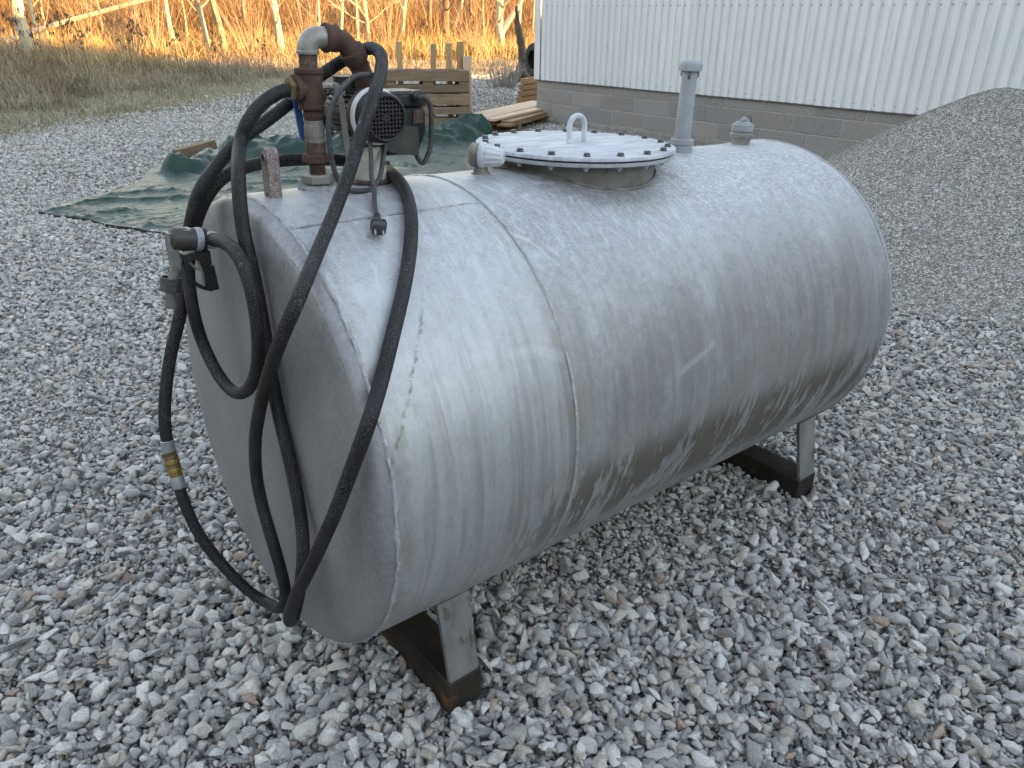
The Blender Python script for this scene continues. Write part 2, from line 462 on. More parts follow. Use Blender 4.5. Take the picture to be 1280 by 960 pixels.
    metal = k.math('MULTIPLY', k.math('SUBTRACT', 1.0, k.math('MAXIMUM', k.math('MAXIMUM', dm, film), frost)), .5)
    return k.fin(c, rough, metal, bump, .35, .004)
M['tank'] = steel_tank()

def head_steel():
    k = NT('dull galvanised head plate')
    obj = k.coord('Object')
    x, y, z = k.sep(obj)
    c = k.mix(k.ramp(k.noise(obj, 4, 6, .6), [(.3,0.0),(.7,1.0)]), (.145,.147,.16), (.22,.222,.235))
    ver = k.coord('Object', (1, 9, 1.1))
    c = k.mix(k.math('MULTIPLY', k.ramp(k.noise(ver, 1.6, 5, .65, .3), [(.42,0.0),(.64,1.0)]), .5), c, (.22,.205,.2))
    c = k.mix(k.math('MULTIPLY', k.ramp(k.noise(obj, 90, 4, .7), [(.4,0.0),(.7,1.0)]), .35), c, (.34,.345,.36))
    c = k.mix(k.math('MULTIPLY', k.step(k.noise(obj, 38, 3, .7), .69, .73), .6), c, (.13,.12,.11))
    fr = k.math('MULTIPLY', k.ramp(k.noise(k.coord('Object', (24,30,9)), 3, 4, .7, 1.), [(.44,0.0),(.62,1.0)]), k.step(z, .95, 1.2))
    c = k.mix(k.math('MULTIPLY', fr, .22), c, (.45,.48,.52))
    b = k.math('ADD', k.math('MULTIPLY', k.noise(obj, 150, 4, .7), .35), k.math('MULTIPLY', k.noise(obj, 2.6, 3, .5), 5.0))
    return k.fin(c, k.math('MULTIPLY_ADD', k.noise(obj, 8, 4, .7), .25, .42), .3, b, .35, .004)
M['head'] = head_steel()

def hatch_mat():
    k = NT('frost covered hatch plate')
    obj = k.coord('Object')
    st = k.noise(k.coord('Object', (5, 22, 5)), 2, 5, .6, .8)
    c = k.mix(k.ramp(st, [(.35,0.0),(.65,1.0)]), (.3,.32,.355), (.46,.485,.53))
    c = k.mix(k.math('MULTIPLY', k.step(k.noise(obj, 40, 4, .7), .58, .7), .5), c, (.25,.26,.28))
    return k.fin(c, .8, 0.0, k.noise(obj, 240, 4, .7), .4, .003)
M['hatch'] = hatch_mat()
M['neck'] = simple('grimy galvanised neck', (.11,.105,.095), (.2,.195,.185), 16, .6, .3, speck=(.11,.09,.07), speck_scale=30, speck_lo=.6, speck_hi=.72, bstr=.4)
M['flange'] = simple('frosted flange edge', (.2,.21,.225), (.33,.345,.37), 30, .6, .2, speck=(.45,.47,.5), speck_scale=420, speck_lo=.42, speck_hi=.7)

def stone_mat():
    k = NT('crushed rock')
    r = k.rnd()
    obj = k.coord('Object')
    c = k.ramp(r, [(0.0,(.25,.25,.25)),(.13,(.44,.44,.435)),(.25,(.56,.555,.545)),(.35,(.35,.352,.35)),(.45,(.62,.615,.6)),(.55,(.5,.475,.44)),(.63,(.53,.475,.44)),
                   (.70,(.29,.295,.3)),(.8,(.69,.685,.67)),(.86,(.54,.48,.42)),(.91,(.43,.37,.31)),(.945,(.36,.23,.17)),(.965,(.15,.155,.16)),(1.0,(.55,.53,.47))], 'CONSTANT')
    off = k.n('ShaderNodeVectorMath', operation='ADD'); k.l(obj, off.inputs[0])
    cx = k.n('ShaderNodeCombineXYZ'); k.l(k.math('MULTIPLY', r, 37.0), cx.inputs[0]); k.l(k.math('MULTIPLY', r, 11.0), cx.inputs[2]); k.l(cx.outputs[0], off.inputs[1])
    v = off.outputs[0]
    n1 = k.noise(v, 2.4, 5, .65, .5)
    c = k.mix(k.math('MULTIPLY', k.ramp(n1, [(.38,0.0),(.62,1.0)]), .5), c, k.mix(.6, c, (.74,.73,.71)))
    n2 = k.noise(v, 6, 5, .75)
    c = k.mix(k.math('MULTIPLY', k.ramp(n2, [(.46,0.0),(.66,1.0)]), .55), c, (.17,.17,.165))
    return k.fin(c, .82, 0.0, n2, .5, .12, .35)
M['stone'] = stone_mat()
HOSE_A=[(0.1232, -0.03, 0.7206), (0.0957, -0.03, 0.7198), (0.0566, -0.03, 0.7012), (0.0233, -0.035, 0.6673), (0.0017, -0.04, 0.6219), (-0.045, 0.0565, 0.5773), (-0.06, 0.0864, 0.4898), (-0.062, 0.1186, 0.3981), (-0.062, 0.1381, 0.3015), (-0.062, 0.1595, 0.1446), (-0.062, 0.2019, 0.0114), (-0.065, 0.2314, -0.0965), (-0.075, 0.2505, -0.163), (-0.085, 0.2499, -0.2326), (-0.1, 0.2354, -0.3224), (-0.115, 0.2379, -0.3486), (-0.135, 0.2867, -0.2896), (-0.13, 0.3341, -0.1966), (-0.115, 0.3615, -0.1362), (-0.085, 0.427, 0.0109), (-0.062, 0.4772, 0.139), (-0.05, 0.523, 0.242), (0.0164, 0.4578, 0.2807), (0.0714, 0.4121, 0.3442), (0.1303, 0.3565, 0.4015), (0.1901, 0.2874, 0.4536), (0.2435, 0.2087, 0.4948), (0.288, 0.1183, 0.5238), (0.3162, 0.0343, 0.5389), (0.3591, -0.09, 0.5369), (0.3232, -0.12, 0.5485), (0.2664, -0.13, 0.5588), (0.1811, -0.13, 0.567), (0.0998, -0.125, 0.5686), (0.0378, -0.12, 0.5624), (-0.0144, -0.11, 0.5483), (-0.0484, -0.11, 0.5202), (-0.0747, -0.12, 0.4746), (-0.0896, -0.14, 0.4178), (-0.104, -0.16, 0.3445), (-0.1313, -0.17, 0.2451), (-0.1602, -0.18, 0.1618), (-0.1872, -0.18, 0.0689), (-0.2037, -0.17, -0.0047), (-0.208, -0.16, -0.0689)]
HOSE_B=[(-0.2062, -0.14, -0.134), (-0.204, -0.12, -0.1982), (-0.1878, -0.1, -0.2861), (-0.1583, -0.06, -0.3614), (-0.119, -0.02, -0.4338), (-0.0878, 0.02, -0.4632), (-0.1, 0.1352, -0.3919), (-0.095, 0.1654, -0.3457), (-0.095, 0.1654, -0.2909), (-0.1, 0.1497, -0.2099), (-0.1, 0.1129, -0.1367), (-0.102, 0.1014, -0.0548), (-0.104, 0.1282, 0.0512), (-0.104, 0.1946, 0.1724), (-0.1, 0.2857, 0.3041), (-0.085, 0.3597, 0.4133), (-0.0058, 0.2831, 0.4668), (0.0813, 0.2009, 0.528), (0.1425, 0.16, 0.5991), (0.1768, 0.15, 0.6633), (0.2174, 0.125, 0.7188), (0.2681, 0.07, 0.7593), (0.2992, 0.02, 0.7905), (0.3037, -0.03, 0.8012), (0.2945, -0.07, 0.7903), (0.2561, -0.08, 0.7707), (0.1937, -0.085, 0.7344), (0.1254, -0.085, 0.6852), (0.0598, -0.085, 0.6466), (0.003, -0.085, 0.6118), (-0.0387, -0.085, 0.5718), (-0.0716, -0.09, 0.5339), (-0.0915, -0.1, 0.4853), (-0.1021, -0.12, 0.4238), (-0.1106, -0.13, 0.3441), (-0.12, -0.1048, 0.2803), (-0.112, -0.1051, 0.2041), (-0.105, -0.051, 0.1404), (-0.1, 0.0228, 0.1225), (-0.098, 0.1027, 0.1564), (-0.096, 0.1664, 0.2238), (-0.096, 0.195, 0.2972), (-0.097, 0.1997, 0.3707), (-0.098, 0.1787, 0.43), (-0.1, 0.1394, 0.459), (-0.1, 0.0805, 0.463), (-0.1, 0.008, 0.4523)]
# ---------------------------------------------------------------- the tank
AX = Vector((0.77187628, 0.6352817, -0.02498343)); SD = Vector((0.63548006, -0.77211728, 0.0)); UN = Vector((0.01929014, 0.01587647, 0.99968787))
O0 = Vector((-0.53801529, 1.5500313, 0.66544737))
R, L, MID, UB = 0.51996, 1.83622, 0.4531, 0.665
TM = Matrix((AX, -SD, UN)).transposed().to_4x4()
TM.translation = O0 - UN*UB
def P(s, d, u): return Vector((s, -d, u+UB))
def frame(s, d, u):
    """matrix of a thing standing at (s, d, u) on the tank; also the offset its parts are built with"""
    return TM @ Matrix.Translation(P(s, d, u)), P(s, d, u)

tank = empty('fuel_tank', matrix=TM, label='large grey galvanised cylindrical fuel tank lying on steel skids in the gravel', cat='tank')

def shell():
    ns, nt = 72, 180
    ss = np.concatenate([np.linspace(0, MID, 18)[:-1], np.linspace(MID, L, ns-17)])
    th = np.linspace(-math.pi, math.pi, nt+1)[:-1]
    verts = []
    for s in ss:
        for t in th:
            r = R + (.0012 if s < MID else 0) + .0022*(mnoise.noise(Vector((s*2.2, math.sin(t)*1.6, math.cos(t)*1.6))))
            r += .0008*mnoise.noise(Vector((s*7, math.sin(t)*4, math.cos(t)*4)))
            verts.append(P(s, r*math.sin(t), r*math.cos(t)))
    faces = []; uvs = []
    th2 = np.linspace(-math.pi, math.pi, nt+1)
    for i in range(len(ss)-1):
        for j in range(nt):
            j2 = (j+1) % nt
            faces.append((i*nt+j, i*nt+j2, (i+1)*nt+j2, (i+1)*nt+j))
            uvs += [(ss[i], th2[j]*R), (ss[i], th2[j+1]*R), (ss[i+1], th2[j+1]*R), (ss[i+1], th2[j]*R)]
    me = bpy.data.meshes.new('shell')
    me.from_pydata(verts, [], faces)
    uv = me.uv_layers.new(name='UVMap')
    uv.data.foreach_set('uv', np.array(uvs, np.float32).ravel())
    b = bmesh.new(); b.from_mesh(me); bmesh.ops.recalc_face_normals(b, faces=b.faces[:]); 
    b.to_mesh(me); b.free()
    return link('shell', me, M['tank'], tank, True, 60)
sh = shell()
def ringpts(s, r, n=120, jit=0.0):
    return [P(s+(random.uniform(-jit, jit) if jit else 0), (r+(random.uniform(-jit, jit) if jit else 0))*math.sin(2*math.pi*i/n), r*math.cos(2*math.pi*i/n)) for i in range(n)]
MB().tube(ringpts(-.001, R-.0005, 260, .0016), .0046, 8, closed=True, jit=.26).build('weld_seam', M['weld'], sh)
MB().tube(ringpts(MID, R+.0006, 200, .0008), .0042, 8, closed=True, jit=.18).build('weld_seam', M['weld'], sh)
t_l = math.asin(.168/R)
MB().tube([P(s, (R+.0012)*math.sin(t_l), (R+.0012)*math.cos(t_l)) for s in np.linspace(.004, MID, 70)], .0032, 8, jit=.25).build('weld_seam', M['weld'], sh)
# heads
MB().lathe(P(0,0,0), (-1,0,0), [(0,R-.0005),(.012,R-.0010),(.022,R-.0035),(.029,R-.009),(.0335,R-.019),(.036,R-.042),(.039,R-.09),(.0435,.28),(.0465,.15),(.048,.05),(.0482,.0001)], 180).build('head', M['head'], tank, angle=60)
MB().lathe(P(L,0,0), (1,0,0), [(0,R-.0005),(.012,R-.0010),(.022,R-.0035),(.029,R-.009),(.0335,R-.019),(.036,R-.042),(.039,R-.09),(.0435,.28),(.0465,.15),(.048,.05),(.0482,.0001)], 180).build('head', M['head'], tank, angle=60)
MB().tube(ringpts(L-.002, R+.0005, 200), .0045, 8, closed=True).build('rim', M['flange'], tank)
# inner lap line of the near head: a second, partial ground bead
arc = [P(-.0295, (R-.012)*math.sin(t), (R-.012)*math.cos(t)) for t in np.linspace(rad(27), rad(60), 60)]
MB().tube([a + Vector((random.uniform(-.0008,.0008), random.uniform(-.0008,.0008), 0)) for a in arc], .0015, 6, jit=.5).build('weld_seam', M['neck'], sh)

# skids
def skid(s0, s1):
    ub, ut, dd = -.662, -.562, .433
    w = s1-s0
    b = MB()
    c = P((s0+s1)/2, 0, (ub+ut)/2)
    b.box(c, (w, 2*dd, ut-ub), bevel=.004)
    sk = b.build('skid_beam', M['beam_steel'], tank)
    # short plates welded to the beam ends, reaching the shell
    for sg in (1, -1):
        f = lambda x, y, z: P(x, sg*y, z)
        t = .011
        bot, top = (dd-.003, ut), (.383, -.348)
        bb = MB()
        q = [f(s0+.006, bot[0], bot[1]), f(s1-.008, bot[0], bot[1]), f(s1-.006, top[0]+.006, top[1]-.006), f(s0+.001, top[0]+.006, top[1]-.006)]
        inn = [v + (P(0, -sg*t, 0)-P(0,0,0)) for v in q]
        vs = [bb.b.verts.new(v) for v in q]; vi = [bb.b.verts.new(v) for v in inn]
        bb.b.faces.new(vs); bb.b.faces.new(vi[::-1])
        for i in range(4): bb.b.faces.new((vs[i], vs[(i+1) % 4], vi[(i+1) % 4], vi[i]))
        bb.build('leg', M['leg_steel'], tank, smooth=False)
skid(.169, .266)
skid(1.660, 1.766)

# lifting lug: upright flat bar with a rounded eye end
def lug():
    h, w, t = .103, .034, .024
    s0 = .030
    poly = [(-w/2, 0), (-.005, 0), (-.005, .010), (0, .014), (.005, .010), (.005, 0), (w/2, 0), (w/2, h-w*.42)]
    poly += [(w/2*math.cos(a), h-w*.42+w*.42*math.sin(a)) for a in np.linspace(0, math.pi, 9)[1:-1]]
    poly += [(-w/2, h-w*.42)]
    b = MB()
    # solid bar; a dark plug stands in for the shade in the eye
    fr = lambda x, y, z: P(s0+z, .004+x, R-.004+y)
    b.prism(poly, 0, t, fr)
    o = b.build('lifting_lug', M['rust_pink'], tank, smooth=False)
    MB().cyl(fr(0, h-.020, -.0015), fr(0, h-.020, t+.0015), .0078, n=20).build('eye_shade_plug', M['dark_inside'], o)
    MB().tube([fr(.0092*math.cos(a), h-.020+.0092*math.sin(a), -.001) for a in np.linspace(0, 2*math.pi, 25)[:-1]], .0016, 6, closed=True).build('eye_rim', M['rust_pink'], o)
lug()

# hatch
HS, HD = .917, -.022
def hatch():
    n = 96; rn = .219
    b = MB()
    lo, hi = [], []
    for i in range(n):
        a = 2*math.pi*i/n
        s, d = HS+rn*math.cos(a), HD+rn*math.sin(a)
        lo.append(b.b.verts.new(P(s, d, math.sqrt(R*R-d*d)-.01))); hi.append(b.b.verts.new(P(s, d, .544)))
    for i in range(n):
        b.b.faces.new((lo[i], lo[(i+1) % n], hi[(i+1) % n], hi[i]))
    nk = b.build('hatch_neck', M['neck'], tank)
    MB().tube([P(HS+(rn+.003)*math.cos(a), HD+(rn+.003)*math.sin(a), math.sqrt(R*R-(HD+(rn+.003)*math.sin(a))**2)+.002) for a in np.linspace(0, 2*math.pi, 160)[:-1]], .004, 7, closed=True, jit=.3).build('neck_weld', M['neck'], nk)
    MB().lathe(P(HS, HD, .5455), (0,0,1), [(0,.2),(0,.266),(.0018,.268),(.0085,.268),(.010,.266),(.010,.2)], 96, caps=False).build('flange', M['flange'], nk)
    lid = MB().lathe(P(HS, HD, .5595), (0,0,1), [(0,.001),(0,.268),(.0015,.27),(.0085,.27),(.0105,.268),(.0108,.001)], 96, caps=False).build('hatch_lid', M['hatch'], tank, angle=50)
    MB().lathe(P(HS, HD, .5554), (0,0,1), [(0,.2),(0,.262),(.0042,.262),(.0042,.2)], 96, caps=False).build('gasket', M['gasket'], lid)
    # bolts
    bb = MB().lathe((0,0,0), (0,0,1), [(0,.0105),(.0012,.0105),(.0012,.0086),(.0075,.0086),(.0085,.0072)], 6, rot0=.3)
    bolt = bb.build('bolt', M['bolt'], lid, smooth=False)
    nn = MB().lathe((0,0,0), (0,0,-1), [(0,.0085),(.006,.0085),(.006,.005),(.011,.005)], 6).build('nut', M['flange'], nk, smooth=False)
    for i in range(18):
        a = 2*math.pi*(i+.35)/18
        p = P(HS+.248*math.cos(a), HD+.248*math.sin(a), .5703)
        o = bolt if i == 0 else share('bolt', bolt.data, lid)
        o.location = p; o.rotation_euler = (0, 0, random.uniform(0, 1))
        q = nn if i == 0 else share('nut', nn.data, nk)
        q.location = P(HS+.248*math.cos(a), HD+.248*math.sin(a), .5455); q.rotation_euler = (0, 0, random.uniform(0, 1))
    # lifting handle
    pts = [P(HS-.026, HD+.002, .569), P(HS-.026, HD+.002, .608)] + [P(HS+.002+.028*math.cos(a), HD+.002, .612+.028*math.sin(a)) for a in np.linspace(math.pi, 0, 13)] + [P(HS+.030, HD+.002, .608), P(HS+.030, HD+.002, .569)]
    MB().tube(pts, .0075, 14).build('handle', M['frost_white'], lid, angle=60)
hatch()

# vent pipe
def vent():
    s, d = 1.345, 0.0
    z = Vector((0,0,1))
    o = MB().lathe(P(s,d,R-.01), z, [(0,.0335),(.024,.0335),(.025,.0305),(.031,.0305),(.033,.0335),(.034,.0345),(.046,.0345),(.048,.033),(.048,.024),(.245,.0225),(.245,.019)], 40).build('vent_pipe', M['frosted'], tank)
    cap = MB().lathe(P(s,d,R+.232), z, [(-.004,.030),(-.003,.0345),(.012,.0355),(.020,.033),(.0245,.026),(.026,.012),(.0262,.0001)], 40).build('cap', M['frosted'], o, angle=50)
    for a in (0.4, 2.5, 4.6):
        c, q = math.cos(a), math.sin(a)
        MB().tube([P(s+.026*c, d+.026*q, R+.236), P(s+.0275*c, d+.0275*q, R+.215), P(s+.024*c, d+.024*q, R+.209), P(s+.0225*c, d+.0225*q, R+.216)], .0035, 8).build('cap_clip', M['bolt'], o)
vent()

# filler with a loose-lever cap
def filler():
    s, d = 1.664, -.012
    z = Vector((0,0,1))
    o = MB().lathe(P(s,d,R-.012), z, [(0,.0295),(.024,.0295),(.024,.031),(.034,.032),(.034,.036),(.037,.0375),(.046,.0375),(.048,.035),(.052,.035)], 40).build('filler_neck', M['zinc'], tank)
    cap = MB().lathe(P(s,d,R+.038), z, [(0,.031),(.005,.031),(.005,.0345),(.024,.0345),(.026,.033),(.026,.026),(.032,.024),(.036,.012),(.037,.0001)], 40).build('filler_cap', M['frosted'], o)
    b = MB()
    b.lathe(P(s-.004,d+.004,R+.072), z, [(-.004,.003),(0,.0075),(.006,.0098),(.012,.0075),(.0155,.002)], 16)
    b.tube([P(s-.018,d,R+.074), P(s-.002,d+.006,R+.0755), P(s+.016,d+.004,R+.074)], .005, 10)
    b.build('cap_knob', M['frosted'], cap)
    loop = smoothpath([P(s+.006,d,R+.079), P(s+.017,d+.004,R+.091), P(s+.030,d+.004,R+.084), P(s+.0385,d+.004,R+.068), P(s+.038,d,R+.05), P(s+.0355,d-.004,R+.036)], 6)
    MB().tube(loop, .0022, 8).build('cap_chain', M['bolt'], cap)
filler()

# breather valve with a fluted bell
def breather():
    s, d = .579, 0.0
    z = Vector((0,0,1))
    o = MB().lathe(P(s,d,R-.006), z, [(0,.024),(.008,.024),(.012,.0185),(.018,.0185),(.018,.0155),(.036,.0155)], 6*4).build('breather_stem', M['zinc_old'], tank)
    a = Vector((.60, -.80, -.02)).normalized()          # local axes: x along s, y = -d
    c = P(s,d,R+.044) - a*.016
    MB().lathe(c, a, [(-.012,.006),(-.011,.022),(-.007,.028),(.010,.0285),(.012,.026),(.014,.026)], 36).build('breather_flange', M['zinc_old'], o)
    b = MB().lathe(c, a, [(.0145,.020),(.0145,.030),(.017,.0315),(.026,.0315),(.029,.0295)], 36)
    b.build('breather_ring', M['frost_white'], o)
    b = MB()
    n = 48
    rings = []
    t = Vector((0,0,1)); u = a.cross(t).normalized(); w = a.cross(u)
    for h, r, fl in ((.029,.0275,.0),(.031,.0275,1),(.050,.0240,1),(.065,.0205,1),(.070,.0185,.3),(.074,.0145,0),(.0745,.0065,0),(.066,.006,0)):
        rings.append([b.b.verts.new(c+a*h+(u*math.cos(2*math.pi*i/n)+w*math.sin(2*math.pi*i/n))*(r+(.0009 if i % 4 < 2 else -.0009)*fl)) for i in range(n)])
    for A, B in zip(rings[:-1], rings[1:]):
        for i in range(n):
            b.b.faces.new((A[i], B[i], B[(i+1) % n], A[(i+1) % n]))
    b.build('breather_bell', M['frost_white'], o, angle=25)
breather()

# riser: weld collar, nuts, coupling, tee, elbow and the bend that runs down to the pump
def riser():
    s, d = .160, -.030
    z = Vector((0,0,1))
    b = MB()
    n = 60
    b.tube([P(s+.034*math.cos(a), d+.034*math.sin(a), R-.001) for a in np.linspace(0, 2*math.pi, n)[:-1]], .0095, 10, closed=True, jit=.35)
    b.lathe(P(s,d,R-.012), z, [(0,.036),(.022,.036),(.022,.01)], 36, caps=False)
    o = b.build('riser_collar', M['weld_rough'], tank)
    MB().lathe(P(s,d,R+.0125), z, [(0,.03),(.001,.0355),(.003,.0365),(.017,.0365),(.0195,.0345),(.0195,.012)], 6, rot0=.25).build('hex_nut', M['zinc'], o, smooth=False)
    MB().lathe(P(s,d,R+.031), z, [(0,.0175)]+[(.001+i*.0022, .0175 if i % 2 else .0163) for i in range(11)]+[(.0245,.0175)], 28).build('nipple', M['rust'], o)
    MB().lathe(P(s,d,R+.0555), z, [(0,.026),(.001,.0295),(.003,.0305),(.015,.0305),(.018,.028),(.018,.0205),(.038,.0200),(.041,.019)], 6, rot0=.05).build('hex_nut', M['rust'], o, smooth=False)
    MB().lathe(P(s,d,R+.074), z, [(0,.0210),(.021,.0205),(.024,.018)], 20).build('nipple', M['rust_dark'], o)
    MB().lathe(P(s,d,R+.0965), z, [(0,.0195),(.002,.0205),(.010,.0205),(.012,.0215),(.034,.0215),(.036,.0200),(.044,.0195),(.046,.017)], 12).build('check_valve', M['zinc_old'], o, angle=20)
    MB().lathe(P(s,d,R+.141), z, [(0,.0175),(.003,.0195),(.010,.0215),(.014,.0195),(.022,.0195),(.026,.0225)], 28).build('reducer', M['rust'], o)
    tee = MB()
    tee.lathe(P(s-.002,d,R+.163), z, [(0,.022),(.0,.0255),(.0015,.0275),(.007,.0275),(.009,.0255),(.068,.0265),(.070,.029),(.078,.0295),(.080,.028),(.080,.018)], 36)
    q = P(s-.002,d,R+.205)
    tee.lathe(q, (-1,0,0), [(.005,.022),(.024,.0235),(.026,.0265),(.034,.0270),(.036,.0255),(.036,.016)], 32)
    tee = tee.build('tee', M['rust'], o)
    MB().lathe(q+Vector((-.036,0,0)), (-1,0,0), [(0,.018),(.001,.0215),(.007,.0225),(.011,.0215),(.0115,.014),(.013,.014)], 6, rot0=.3).build('hex_nipple', M['brass_dull'], o, smooth=False)
    MB().lathe(P(s-.002,d,R+.242), z, [(0,.0185),(.032,.0185)], 28).build('nipple', M['rust_dark'], o)
    # zinc elbow: a bent pipe with rims
    e0 = P(s-.001,d,R+.270)
    pts = [e0, e0+Vector((0,0,.006))] + [e0+Vector((.024-.024*math.cos(a), 0, .006+.024*math.sin(a))) for a in np.linspace(0, math.pi/2, 10)[1:]] + [e0+Vector((.040,0,.030))]
    b = MB().tube(pts, [.0213]*len(pts), 28)
    b.lathe(e0, z, [(-.001,.018),(-.001,.0228),(.004,.0232),(.006,.0215)], 28)
    b.build('elbow', M['zinc'], o)
    # rusty union and long bend towards the pump
    f0 = e0+Vector((.037,0,.030))
    b = MB().lathe(f0, (1,0,-.06), [(0,.02),(.0,.0265),(.0025,.0285),(.008,.0285),(.011,.0262),(.021,.0255),(.024,.0268),(.028,.0262),(.030,.021)], 32)
    b.build('union', M['rust'], o)
    bend = smoothpath([f0+Vector(q) for q in ((.024,0,-.001),(.043,-.001,-.007),(.064,0,-.028),(.081,.004,-.054),(.094,.008,-.085),(.100,.012,-.125))], 8)
    MB().tube(bend, .0212, 24).build('bend', M['rust'], o)
    t = (bend[18]-bend[14]).normalized()
    MB().lathe(bend[15], t, [(-.004,.021),(-.003,.0275),(.004,.028),(.006,.0262),(.022,.0258),(.026,.0245),(.028,.021)], 32).build('union', M['rust'], o)
    # blue ball-valve lever hanging behind the tee
    fr = lambda x, y, zz: P(s-.010+x, d-.040+zz, R+.140+y)
    MB().prism([(-.018,.07),(-.014,.03),(-.010,-.01),(-.007,-.034),(-.001,-.043),(.006,-.036),(.006,-.02),(.002,.01),(.000,.07)], 0, .006, fr).build('valve_lever', M['blue'], o, smooth=False)
riser()

# ---------------------------------------------------------------- the pump
def pump():
    s0, u0 = .283, .668
    MP, OFF = frame(s0, -.03, R)
    pm = empty('fuel_pump', matrix=MP, label='black electric fuel pump with round grille standing on a column on the tank', cat='pump')
    z = Vector((0,0,1))
    F = Vector((0,-1,0))                        # towards +d
    # column
    c0 = P(s0+.004, -.03, R-.004)
    MB().lathe(c0, z, [(0,.049),(.012,.049),(.016,.044),(.016,.036)], 36).build('column_flange', M['rust_dark'], pm, off=OFF)
    col = MB().lathe(c0+z*.014, z, [(0,.0395),(.004,.039),(.060,.0335),(.075,.031)], 36).build('column', M['beige'], pm, off=OFF)
    MB().cyl(c0+Vector((.018,-.028,.052)), c0+Vector((.020,-.0395,.052)), .0042, n=12).build('screw', M['bolt'], col, off=OFF)
    MB().cyl(c0+Vector((.027,-.022,.050)), c0+Vector((.031,-.0325,.050)), .0042, n=12).build('screw', M['dark_inside'], col, off=OFF)
    MB().lathe(c0+z*.086, z, [(0,.033),(.034,.033)], 24).build('column_head', M['motor_paint'], pm, off=OFF)
    # finned motor casing, axis along d
    b = MB()
    ctr = P(s0, 0, u0)
    b.lathe(ctr, F, [(-.175,.030),(-.172,.045),(-.150,.052),(.008,.052)], 40)
    for i in range(26):
        a = 2*math.pi*(i+.5)/26
        rd = Vector((math.cos(a), 0, math.sin(a)))
        tg = Vector((-math.sin(a), 0, math.cos(a)))
        v = [ctr+rd*r+tg*q+F*dd for dd in (-.140, .004) for r, q in ((.050,-.0022),(.063,-.0012),(.063,.0012),(.050,.0022))]
        vs = [b.b.verts.new(x) for x in v]
        for f in ((0,1,2,3),(7,6,5,4),(0,4,5,1),(1,5,6,2),(2,6,7,3)): b.b.faces.new([vs[j] for j in f])
    b.build('motor_casing', M['fin'], pm, off=OFF, angle=30)
    # corner lugs of the end shields
    for dd in (-.135, -.055):
        for sx in (-1, 1):
            for sz in (-1, 1):
                if sx > 0 and sz > 0: continue
                cc = ctr + Vector((sx*.052, 0, sz*.050)) + F*dd
                bb = MB().box(cc, (.019, .014, .018), bevel=.002)
                lg = bb.build('shield_lug', M['motor_paint'], pm, off=OFF, smooth=False)
                for k in (-1, 1):
                    MB().box(cc+Vector((-sx*0,-.0080,0)), (.014,.003,.003), rot=Euler((0, k*.8, 0))).build('lug_rib', M['flange'], lg, off=OFF, smooth=False)
    # front: end shield ring, frosted ring, cowl, grille
    MB().lathe(ctr, F, [(-.012,.05),(-.012,.066),(.006,.069),(.0125,.069)], 56).build('end_shield', M['black_plastic'], pm, off=OFF)
    MB().lathe(ctr, F, [(.0128,.060),(.0128,.0685),(.014,.0695),(.026,.0680),(.027,.0665),(.027,.060)], 56).build('cowl_ring', M['hoar'], pm, off=OFF)
    cw = MB().lathe(ctr, F, [(.0272,.060),(.0272,.0635),(.042,.0625),(.062,.0600),(.0695,.0565),(.072,.0525),(.071,.0500),(.058,.0490)], 56, caps=False).build('cowl', M['black_plastic'], pm, off=OFF)
    MB().lathe(ctr, F, [(.040,.001),(.040,.057)], 40).build('fan_shade_plate', M['dark_inside'], cw, off=OFF)  # dark disc standing in for the shade behind the grille
    b = MB()
    st = .0098
    for i in range(-5, 6):
        q = i*st
        h = math.sqrt(max(.0502**2-q*q, 0))
        if h < .01: continue
        b.box(ctr+Vector((q,0,0))+F*.0655, (.0034,.005,2*h)); b.box(ctr+Vector((0,0,q))+F*.0652, (2*h,.005,.0034))
    b.build('grille', M['black_plastic'], cw, off=OFF, smooth=False)
    hb = MB().lathe(ctr, F, [(.060,.0085),(.0692,.0085),(.0692,.0035),(.064,.0035)], 24, caps=False).build('hub', M['black_plastic'], cw, off=OFF)
    # terminal box with tapered foot, lid and switch
    def taper(x0, x1, y0, y1, z0, z1, z2, inset):
        bb = MB()
        f = lambda x, y, zz: ctr+Vector((x, -y, zz))
        v = []
        for zz, ins, dy in ((z0, inset, .012), (z1, 0, 0), (z2-.008, 0, 0), (z2, .006, .006)):
            v.append([bb.b.verts.new(f(*q, zz)) for q in ((x0, y0+dy), (x1-ins, y0+dy), (x1-ins, y1-dy), (x0, y1-dy))])
        for A, B in zip(v[:-1], v[1:]):
            for i in range(4): bb.b.faces.new((A[i], A[(i+1) % 4], B[(i+1) % 4], B[i]))
        bb.b.faces.new(v[0][::-1]); bb.b.faces.new(v[-1])
        bmesh.ops.bevel(bb.b, geom=bb.b.edges[:], offset=.003, segments=2, affect='EDGES')
        return bb
    bx = taper(.050, .150, -.105, -.018, -.092, -.045, .012, .016).build('terminal_box', M['black_plastic'], pm, off=OFF)
    taper(.048, .153, -.108, -.014, .012, .016, .046, 0).build('box_lid', M['black_plastic'], bx, off=OFF)
    MB().box(ctr+Vector((.127,.0165,-.008)), (.026,.006,.030), bevel=.001).build('switch', M['rust_dark'], bx, off=OFF, smooth=False)
    MB().lathe(ctr+Vector((.118,.014,.034)), F, [(0,.0125),(.006,.0125),(.006,.010),(.014,.0095),(.016,.006)], 18).build('cable_gland', M['black_plastic'], bx, off=OFF)
    # belly between motor and box
    b = MB()
    f = lambda x, y, zz: ctr+Vector((x, 0, y))+F*zz
    b.prism([(-.01,-.062),(.03,-.075),(.075,-.088),(.12,-.092),(.12,-.03),(.05,-.02)], -.09, -.004, f)
    b.build('bracket', M['motor_paint'], pm, off=OFF, smooth=False)
